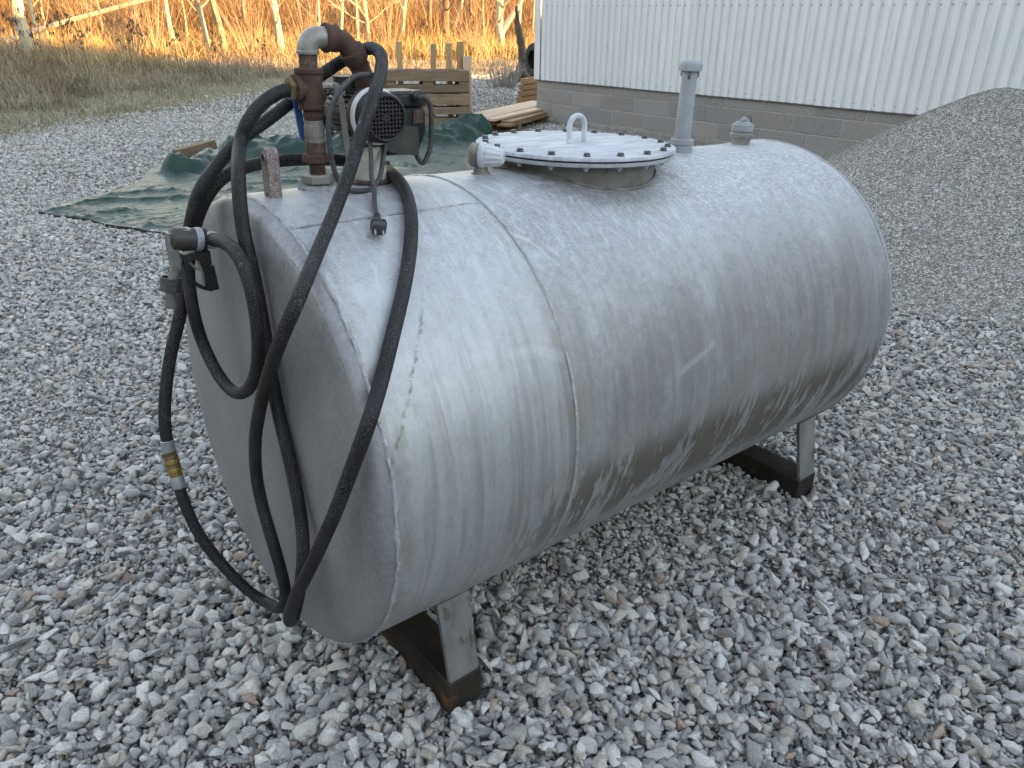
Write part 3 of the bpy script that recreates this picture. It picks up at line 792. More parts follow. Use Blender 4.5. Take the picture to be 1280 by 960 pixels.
    # pump head behind the motor
    b = MB().lathe(ctr, F, [(-.235,.03),(-.232,.048),(-.19,.05),(-.176,.044)], 32)
    b.cyl(ctr+Vector((-.015,.085,.03)), ctr+Vector((-.015,.085,.075)), .026)
    b.build('pump_head', M['motor_paint'], pm, off=OFF)
    # flat strap hanging down the side of the casing
    pts = [P(.198,-.03,.738), P(.196,.012,.735), P(.200,.022,.700), P(.204,.022,.640), P(.211,.022,.562), P(.218,.02,.535)]
    b = MB()
    w = Vector((.0062,0,0)); t = Vector((0,-.0022,0))
    vs = [[b.b.verts.new(p+a) for a in (-w-t, w-t, w+t, -w+t)] for p in pts]
    for A, B in zip(vs[:-1], vs[1:]):
        for i in range(4): b.b.faces.new((A[i], A[(i+1) % 4], B[(i+1) % 4], B[i]))
    b.b.faces.new(vs[0]); b.b.faces.new(vs[-1])
    b.build('strap', M['strap'], pm, off=OFF, smooth=False)
    # the motor and its cowl a little slimmer than the box beside them
    cs = ctr-OFF
    X = Matrix.Translation(cs) @ Matrix.Scale(.86, 4) @ Matrix.Translation(-cs)
    for ch in pm.children_recursive:
        if ch.name.split('.')[0] in ('motor_casing','shield_lug','lug_rib','end_shield','cowl_ring','cowl','fan_shade_plate','grille','hub'): ch.data.transform(X)
    return pm
pump()

# ---------------------------------------------------------------- hose, nozzle, cord
def hose():
    MH, OFF = frame(-.05, .05, -.45)
    h = empty('fuel_hose', matrix=MH, label='long black rubber hose looped over the pipe and hanging down the tank front', cat='hose')
    A = smoothpath([P(*q) for q in HOSE_A], 7)
    B = smoothpath([P(*q) for q in HOSE_B], 7)
    MB().tube(A, .0138, 20).build('hose_run', M['rubber'], h, off=OFF, angle=60)
    MB().tube(B, .0132, 20).build('hose_run', M['rubber'], h, off=OFF, angle=60)
    def ferr(path, i, k, name, mat, prof):
        p0, t = path[i], (path[k]-path[i]).normalized()
        MB().lathe(p0, t, prof, 28).build(name, mat, h, off=OFF)
    ferr(A, 0, 2, 'ferrule', M['zinc'], [(-.022,.011),(-.022,.0165),(-.019,.0175),(-.014,.0165),(-.010,.0175),(-.005,.0165),(0,.0176),(.012,.0176),(.013,.0138)])
    ferr(A, -1, -3, 'ferrule', M['ferrule'], [(-.004,.010),(-.004,.0148),(.0,.0155),(.024,.0155),(.026,.0138)])
    ferr(B, 0, 2, 'ferrule', M['ferrule'], [(-.004,.010),(-.004,.0148),(.0,.0155),(.024,.0155),(.026,.0138)])
    # brass coupling between the two runs
    p0, p1 = A[-1], B[0]
    t = (p1-p0); ln = t.length
    cp = MB().lathe(p0, t, [(.004,.012),(.004,.0175),(ln*.16,.0147),(ln*.17,.0160),(ln*.26,.0164),(ln*.27,.0150),(ln*.30,.0150)], 28).build('coupling', M['brass_dull'], h, off=OFF)
    MB().lathe(p0, t, [(ln*.30,.014),(ln*.30,.0160),(ln*.33,.0167),(ln*.47,.0167),(ln*.5,.0152)], 28).build('coupling_ring', M['brass'], cp, off=OFF)
    MB().lathe(p0, t, [(ln*.5,.014),(ln*.5,.0162),(ln*.6,.0162),(ln*.61,.014)], 28).build('coupling_ring', M['brass_dull'], cp, off=OFF)
    MB().lathe(p0, t, [(ln*.61,.014),(ln*.61,.0158),(ln*.64,.0164),(ln*.76,.0164),(ln*.78,.0147),(ln*.94,.0142),(ln*.95,.012)], 28).build('coupling_ring', M['brass'], cp, off=OFF)
    ferr(B, -1, -3, 'ferrule', M['ferrule'], [(-.004,.010),(-.004,.016),(.0,.0168),(.018,.0168),(.02,.0138)])
    return B[-1], (B[-1]-B[-3]).normalized()

def nozzle(end, t):
    d = -end.y
    MN, OFF = frame(-.18, d, .33)
    nz = empty('fuel_nozzle', matrix=MN, label='black trigger nozzle with metal spout hanging from the hose by the tank head', cat='nozzle')
    Q = lambda s, u, dd=0.0: P(s, d+dd, u)
    # swivel: brass nut, frosted ring, dark body towards the left
    e = end
    a = (Q(-.166,.462)-e).normalized()
    MB().lathe(e-a*.002, a, [(-.006,.012),(-.006,.0195),(-.002,.0215),(.008,.0215),(.011,.019),(.012,.012)], 6, rot0=.2).build('swivel_nut', M['brass'], nz, off=OFF, smooth=False)
    MB().lathe(e, a, [(.0085,.012),(.0085,.0215),(.013,.0225),(.017,.020),(.018,.012)], 28).build('swivel_seal', M['rubber'], nz, off=OFF)
    MB().lathe(e, a, [(.017,.014),(.017,.0228),(.021,.0238),(.026,.0235),(.030,.022),(.031,.014)], 16).build('swivel_ring', M['frosted'], nz, off=OFF, angle=20)
    body = MB().lathe(e, a, [(.030,.014),(.030,.0222),(.045,.0215),(.060,.0225),(.072,.0215),(.078,.014)], 28).build('nozzle_body', M['motor_paint'], nz, off=OFF)
    # square head and spout running down
    hd = MB()
    hd.prism([(-.180,.476),(-.136,.480),(-.138,.468),(-.164,.444),(-.166,.405),(-.180,.405),(-.181,.440)], -.012, .012, lambda x, y, zz: Q(x, y, zz))
    hd.build('nozzle_head', M['nozzle_grey'], nz, off=OFF, smooth=False)
    pts = smoothpath([Q(-.166,.425), Q(-.174,.400), Q(-.184,.375), Q(-.190,.352), Q(-.193,.328)], 5)
    MB().tube(pts, [.0105]*len(pts), 20).build('spout', M['nozzle_grey'], nz, off=OFF)
    c = Q(-.187,.375)
    MB().lathe(c, (Q(-.181,.40)-Q(-.189,.36)), [(-.013,.0165),(-.013,.019),(.014,.019),(.014,.0165),(-.013,.0165)], 32, caps=False).build('spout_collar', M['rubber_cord'], nz, off=OFF)
    # lever housing and trigger guard
    hs = MB().prism([(-.158,.432),(-.106,.432),(-.106,.405),(-.122,.398),(-.128,.418),(-.150,.418),(-.150,.365),(-.160,.37)], -.012, .012, lambda x, y, zz: Q(x, y, zz))
    hs.build('lever_housing', M['black_plastic'], nz, off=OFF, smooth=False)
    g = smoothpath([Q(-.152,.405), Q(-.150,.385), Q(-.140,.368), Q(-.124,.356), Q(-.112,.352)], 6)
    MB().tube(g, .0042, 10).build('trigger_guard', M['black_plastic'], nz, off=OFF)
    MB().prism([(-.122,.402),(-.102,.402),(-.098,.352),(-.118,.350),(-.123,.362)], -.011, .011, lambda x, y, zz: Q(x, y, zz)).build('grip', M['black_plastic'], nz, off=OFF, smooth=False)
    tr = MB().tube([Q(-.128,.432), Q(-.127,.405), Q(-.120,.378), Q(-.124,.360)], .0034, 10)
    tr.tube([Q(-.147,.415), Q(-.136,.400), Q(-.127,.396)], .0030, 10)
    tr.build('trigger', M['zinc'], nz, off=OFF)
nozzle(*hose())

def cord():
    MC, OFF = frame(.13, .27, .44)
    c = empty('power_cord', matrix=MC, label='dark pump power cord hanging over the tank with a two pin plug', cat='cord')
    p1 = smoothpath([P(.401,.004,.700), P(.410,.016,.702), P(.424,.016,.682), P(.430,.008,.640), P(.428,.006,.595), P(.414,0,.560), P(.406,-.01,.565), P(.404,-.03,.590)], 8)
    MB().tube(p1, .0058, 12).build('cable', M['rubber_cord'], c, off=OFF)
    p2 = smoothpath([P(.300,.03,.748), P(.259,.055,.752), P(.217,.06,.752), P(.185,.06,.731), P(.163,.06,.705), P(.150,.06,.668), P(.148,.06,.615), P(.160,.055,.560), P(.180,.058,.5305), P(.223,.056,.5225), P(.250,.048,.5265), P(.272,.040,.545), P(.288,.028,.575), P(.312,.0,.606)], 8)
    MB().tube(p2, .0056, 12).build('cable', M['rubber_cord'], c, off=OFF)
    rr = lambda s, d, e: P(s, d, math.sqrt(max((R+e)**2-d*d, 0)))
    p3 = smoothpath([P(.276,.0,.650), P(.258,.03,.622), P(.250,.045,.590), P(.243,.055,.556), P(.236,.075,.534), rr(.222,.100,.010), rr(.205,.130,.009), rr(.188,.162,.010), rr(.178,.186,.014)], 8)
    MB().tube(p3, .0050, 12).build('cable', M['rubber_cord'], c, off=OFF)
    # plug
    e0, e1, e2, e3 = rr(.178,.186,.014), rr(.165,.211,.017), rr(.158,.224,.020), rr(.146,.247,.022)
    t = (e3-e0).normalized()
    ln = (e1-e0).length
    prof = []
    for i in range(9):
        prof += [(ln*i/9, .0062), (ln*(i+.6)/9, .0062), (ln*(i+.6)/9, .0050), (ln*(i+.98)/9, .0050)]
    pl = MB().lathe(e0, t, prof, 16).build('strain_relief', M['rubber_cord'], c, off=OFF)
    sid = Vector((1, 0, 0)) - t*t.x; sid.normalize(); nrm = t.cross(sid)
    b = MB()
    def sect(p, w, h): return [b.b.verts.new(p+sid*x*w*.84+nrm*y*h*.85) for x, y in ((-1,-.5),(-.8,-1),(.8,-1),(1,-.5),(1,.5),(.8,1),(-.8,1),(-1,.5))]
    rings = [sect(e1-t*.004, .008, .008), sect(e1+t*.008, .010, .0095), sect(e2-t*.001, .0125, .0115), sect(e2, .0185, .0155), sect(e2+t*.006, .0190, .016), sect(e2+t*.0065, .0165, .0135), sect(e2+t*.023, .0160, .013), sect(e2+t*.024, .0135, .010)]
    for A, B in zip(rings[:-1], rings[1:]):
        for i in range(8): b.b.faces.new((A[i], A[(i+1) % 8], B[(i+1) % 8], B[i]))
    b.b.faces.new(rings[0][::-1]); b.b.faces.new(rings[-1])
    pg = b.build('plug', M['rubber_cord'], c, off=OFF, angle=25)
    for x in (-.0076, .0076):
        MB().cyl(e2+sid*x+t*.022, e2+sid*x+t*.039, .0021, n=12).build('pin', M['pin'], pg, off=OFF)
cord()
# ---------------------------------------------------------------- ground
BY = np.array([-40, -5, 5, 10.4, 12.55, 16.2, 19.2, 22, 23.5, 25.5, 33, 60])
BX = np.array([-9., -7.4, -6.9, -6.74, -6.16, -5.46, -4.9, -3.2, -1.2, 4, 30, 120])
def verge(x, y):
    """how far a point lies on the grass side of the yard's edge"""
    return (np.interp(y, BY, BX)-x)*np.where(np.asarray(y) < 22, .97, np.interp(y, [22, 24], [.8, .4]))
def hz(x, y):
    x = np.asarray(x, float); y = np.asarray(y, float)
    v = verge(x, y)
    z = .18*np.clip((v-1.0)/5.0, 0, 1)**2*(3-2*np.clip((v-1.0)/5.0, 0, 1))
    q = np.clip((np.hypot(x, y)-44)/70, 0, 1)
    return z + np.where(v > 0, 1.0, 0.0)*9*q*q*(3-2*q)

def ground():
    def axis(a, b, fine0, fine1, st, grow=1.35):
        v = list(np.arange(fine0, fine1+1e-6, st))
        s = st
        while v[-1] < b: s *= grow; v.append(v[-1]+s)
        s = st
        while v[0] > a: s *= grow; v.insert(0, v[0]-s)
        return np.array(v)
    xs = axis(-400, 400, -20, 12, .4); ys = axis(-400, 500, -2, 34, .4)
    X, Y = np.meshgrid(xs, ys)
    Z = hz(X, Y) - np.where(verge(X, Y) < -.5, .026, .014)
    nx, ny = len(xs), len(ys)
    verts = np.stack([X.ravel(), Y.ravel(), Z.ravel()], 1)
    i = np.arange(nx-1)[None, :] + np.arange(ny-1)[:, None]*nx
    q = np.stack([i, i+1, i+1+nx, i+nx], -1).reshape(-1, 4)
    me = mesh_np('ground', verts, q.ravel(), np.arange(len(q))*4, np.full(len(q), 4))
    a = me.attributes.new('verge', 'FLOAT', 'POINT'); a.data.foreach_set('value', verge(X, Y).ravel().astype(np.float32))
    k = NT('gravel yard and verge')
    obj = k.coord('Object')
    vo = k.voro(obj, 34, out='Color')
    r, g, b_ = k.sep(vo)
    gcol = k.ramp(r, [(0,(.28,.285,.29)),(.25,(.42,.425,.43)),(.5,(.54,.545,.545)),(.75,(.45,.445,.43)),(1,(.64,.64,.63))])
    edge = k.voro(obj, 34)
    gcol = k.mix(k.step(edge, .016, .024), gcol, (.13,.128,.125))
    gcol = k.mix(k.math('MULTIPLY', k.ramp(k.noise(obj, .5, 5, .7), [(.5,0.0),(.72,1.0)]), .4), gcol, (.23,.2,.17))
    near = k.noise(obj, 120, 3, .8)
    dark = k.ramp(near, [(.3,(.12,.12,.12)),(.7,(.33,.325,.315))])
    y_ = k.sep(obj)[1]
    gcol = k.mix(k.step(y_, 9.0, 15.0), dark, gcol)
    n1 = k.noise(obj, 5, 6, .75); n2 = k.noise(obj, .7, 4, .6)
    soil = k.ramp(n1, [(.3,(.07,.06,.035)),(.5,(.15,.135,.085)),(.7,(.23,.205,.14))])
    straw = k.ramp(n1, [(.3,(.12,.085,.04)),(.5,(.24,.18,.085)),(.72,(.36,.28,.13))])
    vv = k.attr('verge')
    soil = k.mix(k.step(vv, 3.0, 7.0), soil, straw)
    w = k.math('ADD', vv, k.math('MULTIPLY_ADD', n2, 1.6, -.8))
    w = k.math('ADD', w, k.math('MULTIPLY_ADD', n1, .8, -.4))
    c = k.mix(k.step(w, -.15, .25), gcol, soil)
    mat = k.fin(c, .9, 0, k.math('ADD', near, edge), .5, .02, .3)
    return tag(link('ground', me, mat, None, True, 60), 'grey gravel yard with a rough grass verge at its far edge', kind='structure')
GROUND = ground()

# ---------------------------------------------------------------- crushed rock
def stone_mesh(name, seed, npts=15, mat=None, bev=.07):
    rs = random.Random(seed)
    b = bmesh.new()
    sx, sy, sz = rs.uniform(.85, 1.3), rs.uniform(.7, 1.0), rs.uniform(.5, .8)
    for i in range(npts):
        z = rs.uniform(-1, 1); a = rs.uniform(0, 2*math.pi); q = math.sqrt(1-z*z)*rs.uniform(.82, 1.05)
        b.verts.new((q*math.cos(a)*sx, q*math.sin(a)*sy, z*sz))
    r = bmesh.ops.convex_hull(b, input=b.verts[:])
    junk = [g for g in r['geom_interior'] if isinstance(g, bmesh.types.BMVert)]
    bmesh.ops.delete(b, geom=junk, context='VERTS')
    bmesh.ops.dissolve_limit(b, angle_limit=.28, verts=b.verts[:], edges=b.edges[:])
    if bev: bmesh.ops.bevel(b, geom=b.edges[:], offset=bev, segments=1, affect='EDGES')
    bmesh.ops.triangulate(b, faces=b.faces[:])
    bmesh.ops.recalc_face_normals(b, faces=b.faces[:])
    me = bpy.data.meshes.new(name); b.to_mesh(me); b.free()
    me.polygons.foreach_set('use_smooth', [True]*len(me.polygons)); me.set_sharp_from_angle(angle=rad(32))
    me.materials.append(mat)
    return me
STONES = [stone_mesh('stone', 100+i, 11+i % 6, M['stone'], .035) for i in range(16)]
STONES_FAR = [stone_mesh('stone', 300+i, 10, M['stone'], 0) for i in range(8)]

def scatter_group(name, coll):
    ng = bpy.data.node_groups.new(name, 'GeometryNodeTree')
    ng.interface.new_socket('Geometry', in_out='INPUT', socket_type='NodeSocketGeometry')
    ng.interface.new_socket('Geometry', in_out='OUTPUT', socket_type='NodeSocketGeometry')
    N = ng.nodes; lk = ng.links.new
    gi, go = N.new('NodeGroupInput'), N.new('NodeGroupOutput')
    iop = N.new('GeometryNodeInstanceOnPoints')
    ci = N.new('GeometryNodeCollectionInfo'); ci.inputs['Collection'].default_value = coll
    ci.inputs['Separate Children'].default_value = True; ci.inputs['Reset Children'].default_value = True
    def na(nm, typ):
        a = N.new('GeometryNodeInputNamedAttribute'); a.data_type = typ; a.inputs['Name'].default_value = nm; return a.outputs['Attribute']
    e2r = N.new('FunctionNodeEulerToRotation')
    lk(na('rot', 'FLOAT_VECTOR'), e2r.inputs[0])
    lk(gi.outputs[0], iop.inputs['Points']); lk(ci.outputs[0], iop.inputs['Instance'])
    iop.inputs['Pick Instance'].default_value = True
    lk(na('idx', 'INT'), iop.inputs['Instance Index'])
    lk(e2r.outputs[0], iop.inputs['Rotation']); lk(na('scl', 'FLOAT_VECTOR'), iop.inputs['Scale'])
    lk(iop.outputs[0], go.inputs[0])
    return ng
def scatter_object(name, pos, rot, scl, idx, meshes, parent=None):
    coll = bpy.data.collections.new(name+' sources')
    for i, me in enumerate(meshes):
        coll.objects.link(bpy.data.objects.new('%s_source_%02d' % (name, i), me))
    me = bpy.data.meshes.new(name)
    n = len(pos)
    me.vertices.add(n); me.vertices.foreach_set('co', np.asarray(pos, np.float32).ravel())
    for nm, arr, typ, key in (('rot', rot, 'FLOAT_VECTOR', 'vector'), ('scl', scl, 'FLOAT_VECTOR', 'vector'), ('idx', idx, 'INT', 'value')):
        a = me.attributes.new(nm, typ, 'POINT')
        a.data.foreach_set(key, np.asarray(arr, np.int32 if typ == 'INT' else np.float32).ravel())
    o = bpy.data.objects.new(name, me); COL.objects.link(o)
    if parent: o.parent = parent
    md = o.modifiers.new('scatter', 'NODES'); md.node_group = scatter_group(name+' scatter', coll)
    return o

WD = Vector((0.6563914, -0.7544205, 0)); WI = Vector((0.7544205, 0.6563914, 0)); W0 = Vector((0.3473, 12.757, 0))
PILE_C, PILE_H, PILE_A, PILE_T = (3.476, 5.742), 1.082, .134, .615
TARP_LO = [(-3.94,6.34),(-3.35,6.06),(-2.61,5.74),(-1.9,5.9),(-.9,6.9),(-.2,8.4),(.0,9.8),(-.2,10.9),(-.38,11.3)]
TARP_HI = [(-3.94,6.36),(-3.90,6.75),(-3.70,7.55),(-3.85,8.35),(-3.55,9.25),(-2.6,10.1),(-1.3,10.95),(-.45,11.5)]
def in_poly(x, y, poly):
    ins = np.zeros(x.shape, bool)
    n = len(poly)
    for i in range(n):
        x0, y0 = poly[i]; x1, y1 = poly[(i+1) % n]
        c = ((y0 > y) != (y1 > y)) & (x < (x1-x0)*(y-y0)/(y1-y0+1e-12)+x0)
        ins ^= c
    return ins

def allowed(x, y):
    ok = verge(x, y) < .15 + .35*rng.standard_normal(x.shape)
    wx, wy = x-W0.x, y-W0.y
    ok &= ~((wx*WI.x+wy*WI.y > -.03) & (wx*WD.x+wy*WD.y > -.02))
    ok &= ((x-PILE_C[0])**2+(y-PILE_C[1])**2 > 1.80**2)
    ok &= ~in_poly(x, y, TARP_LO+TARP_HI[::-1][1:-1])
    # skid beams (tank frame)
    lx, ly = x-O0.x, y-O0.y
    s = lx*AX.x+ly*AX.y; d = lx*SD.x+ly*SD.y
    for s0, s1 in ((.169,.266),(1.660,1.766)):
        ok &= ~((s > s0-.006) & (s < s1+.006) & (abs(d) < .439))
    return ok

def gravel():
    P_, R_, S_, I_ = [], [], [], []
    # near bed: stones dropped one by one on a height field
    x0, x1, y0, y1, cs = -3.5, 4.4, .75, 3.9, .006
    H = np.zeros((int((y1-y0)/cs)+2, int((x1-x0)/cs)+2), np.float32)
    n = 66000
    xs = rng.uniform(x0+.05, x1-.05, n); ys = rng.uniform(y0+.05, y1-.05, n)
    xs = np.concatenate([xs, rng.uniform(-1.9, 1.9, 12000)]); ys = np.concatenate([ys, rng.uniform(.82, 1.75, 12000)])
    keep = (xs > -.83*ys-1.35) & (xs < .80*ys+1.35)
    xs, ys = xs[keep], ys[keep]
    ok = allowed(xs, ys); xs, ys = xs[ok], ys[ok]
    n = len(xs)
    # grain size varies in drifts: some patches are finer
    fine = np.array([mnoise.noise(Vector((x*1.6, y*1.6, 3.1))) for x, y in zip(xs, ys)])
    rr = np.exp(rng.normal(math.log(.0121), .36, n))*(1+.2*fine)
    rr = np.clip(rr, .007, .027)
    order = np.argsort(-rr+rng.normal(0, .006, n))[::-1]        # mostly small below, large above
    zs = np.zeros(n, np.float32)
    for k in order:
        r = rr[k]
        i = int((ys[k]-y0)/cs); j = int((xs[k]-x0)/cs); q = max(1, int(r*.72/cs))
        a = H[max(i-q,0):i+q+1, max(j-q,0):j+q+1]
        base = a.mean()*.75+a.max()*.25
        base = min(base, .034)
        zs[k] = base + r*.42 - .006
        np.maximum(a, base+r*.62, out=a)
    P_.append(np.stack([xs, ys, zs-.012], 1)); S_.append(rr); near_n = n
    # grit between the near stones
    ng_ = 120000
    gy = np.sqrt(rng.uniform(.8**2, 3.9**2, ng_)); gx = gy*rng.uniform(-1.15, 1.12, ng_)
    ok = allowed(gx, gy); gx, gy = gx[ok], gy[ok]
    gr_ = np.exp(rng.normal(math.log(.0068), .32, len(gx)))
    P_.append(np.stack([gx, gy, rng.uniform(-.022, -.004, len(gx))], 1)); S_.append(gr_)
    # middle and far yard
    def field(n, ya, yb, mu, sg, ztop, xlo=-1.1, xhi=1.08):
        y = np.sqrt(rng.uniform(ya*ya, yb*yb, n)); x = y*rng.uniform(xlo, xhi, n)
        m_ = (y >= 3.85) | (x < x0+.05) | (x > x1-.05)
        x, y = x[m_], y[m_]
        m_ = allowed(x, y); x, y = x[m_], y[m_]
        r = np.clip(np.exp(rng.normal(math.log(mu), sg, len(x))), .006, .032)
        z = rng.uniform(-.008, ztop, len(x)) - .004
        P_.append(np.stack([x, y, z], 1)); S_.append(r)
    field(135000, 3.0, 7.0, .0130, .32, .016)
    field(120000, 6.9, 13.5, .0155, .3, .014, -.85, .45)
    field(30000, 13.2, 23, .021, .25, .012, -.5, .12)
    pos = np.concatenate(P_); r = np.concatenate(S_); n = len(pos)
    rot = np.stack([rng.normal(0, .38, n), rng.normal(0, .38, n), rng.uniform(0, 6.283, n)], 1)
    scl = r[:, None]*np.stack([rng.uniform(.9, 1.25, n), rng.uniform(.8, 1.05, n), rng.uniform(.75, 1.1, n)], 1)
    idx = rng.integers(0, 16, n)
    # the 300 that show largest near the camera are parts of the ground
    dist = np.hypot(np.hypot(pos[:,0], pos[:,1]), cam_h)
    vis = (np.arange(n) < near_n) & (pos[:,1] > 1.2) & (abs(pos[:,0]) < .66*dist)
    score = np.where(vis, r/dist, 0)
    big = np.argsort(-score)[:300]
    for k in big:
        share('stone', STONES[idx[k]], GROUND, pos[k], rot[k], scl[k])
    rest = np.ones(n, bool); rest[big] = False
    o = scatter_object('gravel', pos[rest], rot[rest], scl[rest], idx[rest], STONES)
    tag(o, 'loose bed of crushed grey rock covering the yard', 'gravel', kind='stuff')
gravel()

# ---------------------------------------------------------------- heap of fine gravel
def heap():
    cx, cy = PILE_C
    na, nr = 160, 90
    verts = [(0, 0, PILE_H)]
    rb = 2.05
    def hh(r, a):
        z = PILE_H + PILE_A - math.sqrt(PILE_A**2+(PILE_T*r)**2)
        px, py = r*math.cos(a), r*math.sin(a)
        z += .022*mnoise.noise(Vector((px*1.8, py*1.8, 0)))*min(1, r) + .008*mnoise.noise(Vector((px*7, py*7, 2)))
        return max(z, -.05)
    for i in range(1, nr+1):
        for j in range(na):
            r = rb*i/nr; a = 2*math.pi*j/na
            verts.append((r*math.cos(a), r*math.sin(a), hh(r, a)))
    faces = [(0, 1+j, 1+(j+1) % na) for j in range(na)]
    for i in range(nr-1):
        for j in range(na):
            a = 1+i*na+j; b = 1+i*na+(j+1) % na
            faces.append((a, a+na, b+na, b))
    me = bpy.data.meshes.new('gravel_heap'); me.from_pydata(verts, [], faces)
    k = NT('fine grey gravel')
    obj = k.coord('Object')
    r, g, b_ = k.sep(k.voro(obj, 105, out='Color'))
    c = k.ramp(r, [(0,(.10,.098,.092)),(.3,(.19,.185,.175)),(.6,(.27,.265,.255)),(.85,(.35,.345,.335)),(1,(.5,.49,.47))])
    mat = k.fin(c, .9, 0, k.voro(obj, 105), .8, .006, .3)
    o = link('gravel_heap', me, mat, None, True, 60)
    o.location = (cx, cy, 0)
    tag(o, 'tall cone heap of fine grey gravel to the right behind the tank', 'gravel heap')
    kk = NT('fine gravel grain')
    c = kk.ramp(kk.rnd(), [(0,(.09,.086,.078)),(.2,(.165,.157,.145)),(.45,(.235,.225,.21)),(.65,(.3,.29,.272)),(.82,(.21,.185,.16)),(.93,(.45,.435,.41)),(1,(.13,.12,.11))])
    km = kk.fin(c, .85, spec=.3)
    grains = [stone_mesh('grain', 500+i, 8, km, 0) for i in range(6)]
    n = 150000
    rr = rb*np.sqrt(rng.uniform(0, 1, n)); aa = rng.uniform(0, 2*math.pi, n)
    vx, vy = np.cos(aa), np.sin(aa)
    face = (vx*(-cx)+vy*(-cy))/math.hypot(cx, cy)
    m_ = (face*rr > -.55)
    rr, aa = rr[m_], aa[m_]
    z = np.array([hh(a, b) for a, b in zip(rr, aa)])
    n = len(rr)
    m_ = z > -.03
    pos = np.stack([rr*np.cos(aa), rr*np.sin(aa), z+rng.uniform(-.002, .004, n)], 1)[m_]
    n = len(pos)
    g = scatter_object('loose_gravel', pos, rng.uniform(0, 6.28, (n, 3)), rng.uniform(.0028, .006, (n, 1))*rng.uniform(.8, 1.2, (n, 3)), rng.integers(0, 6, n), grains, o)
    tag(g, kind='stuff')
heap()

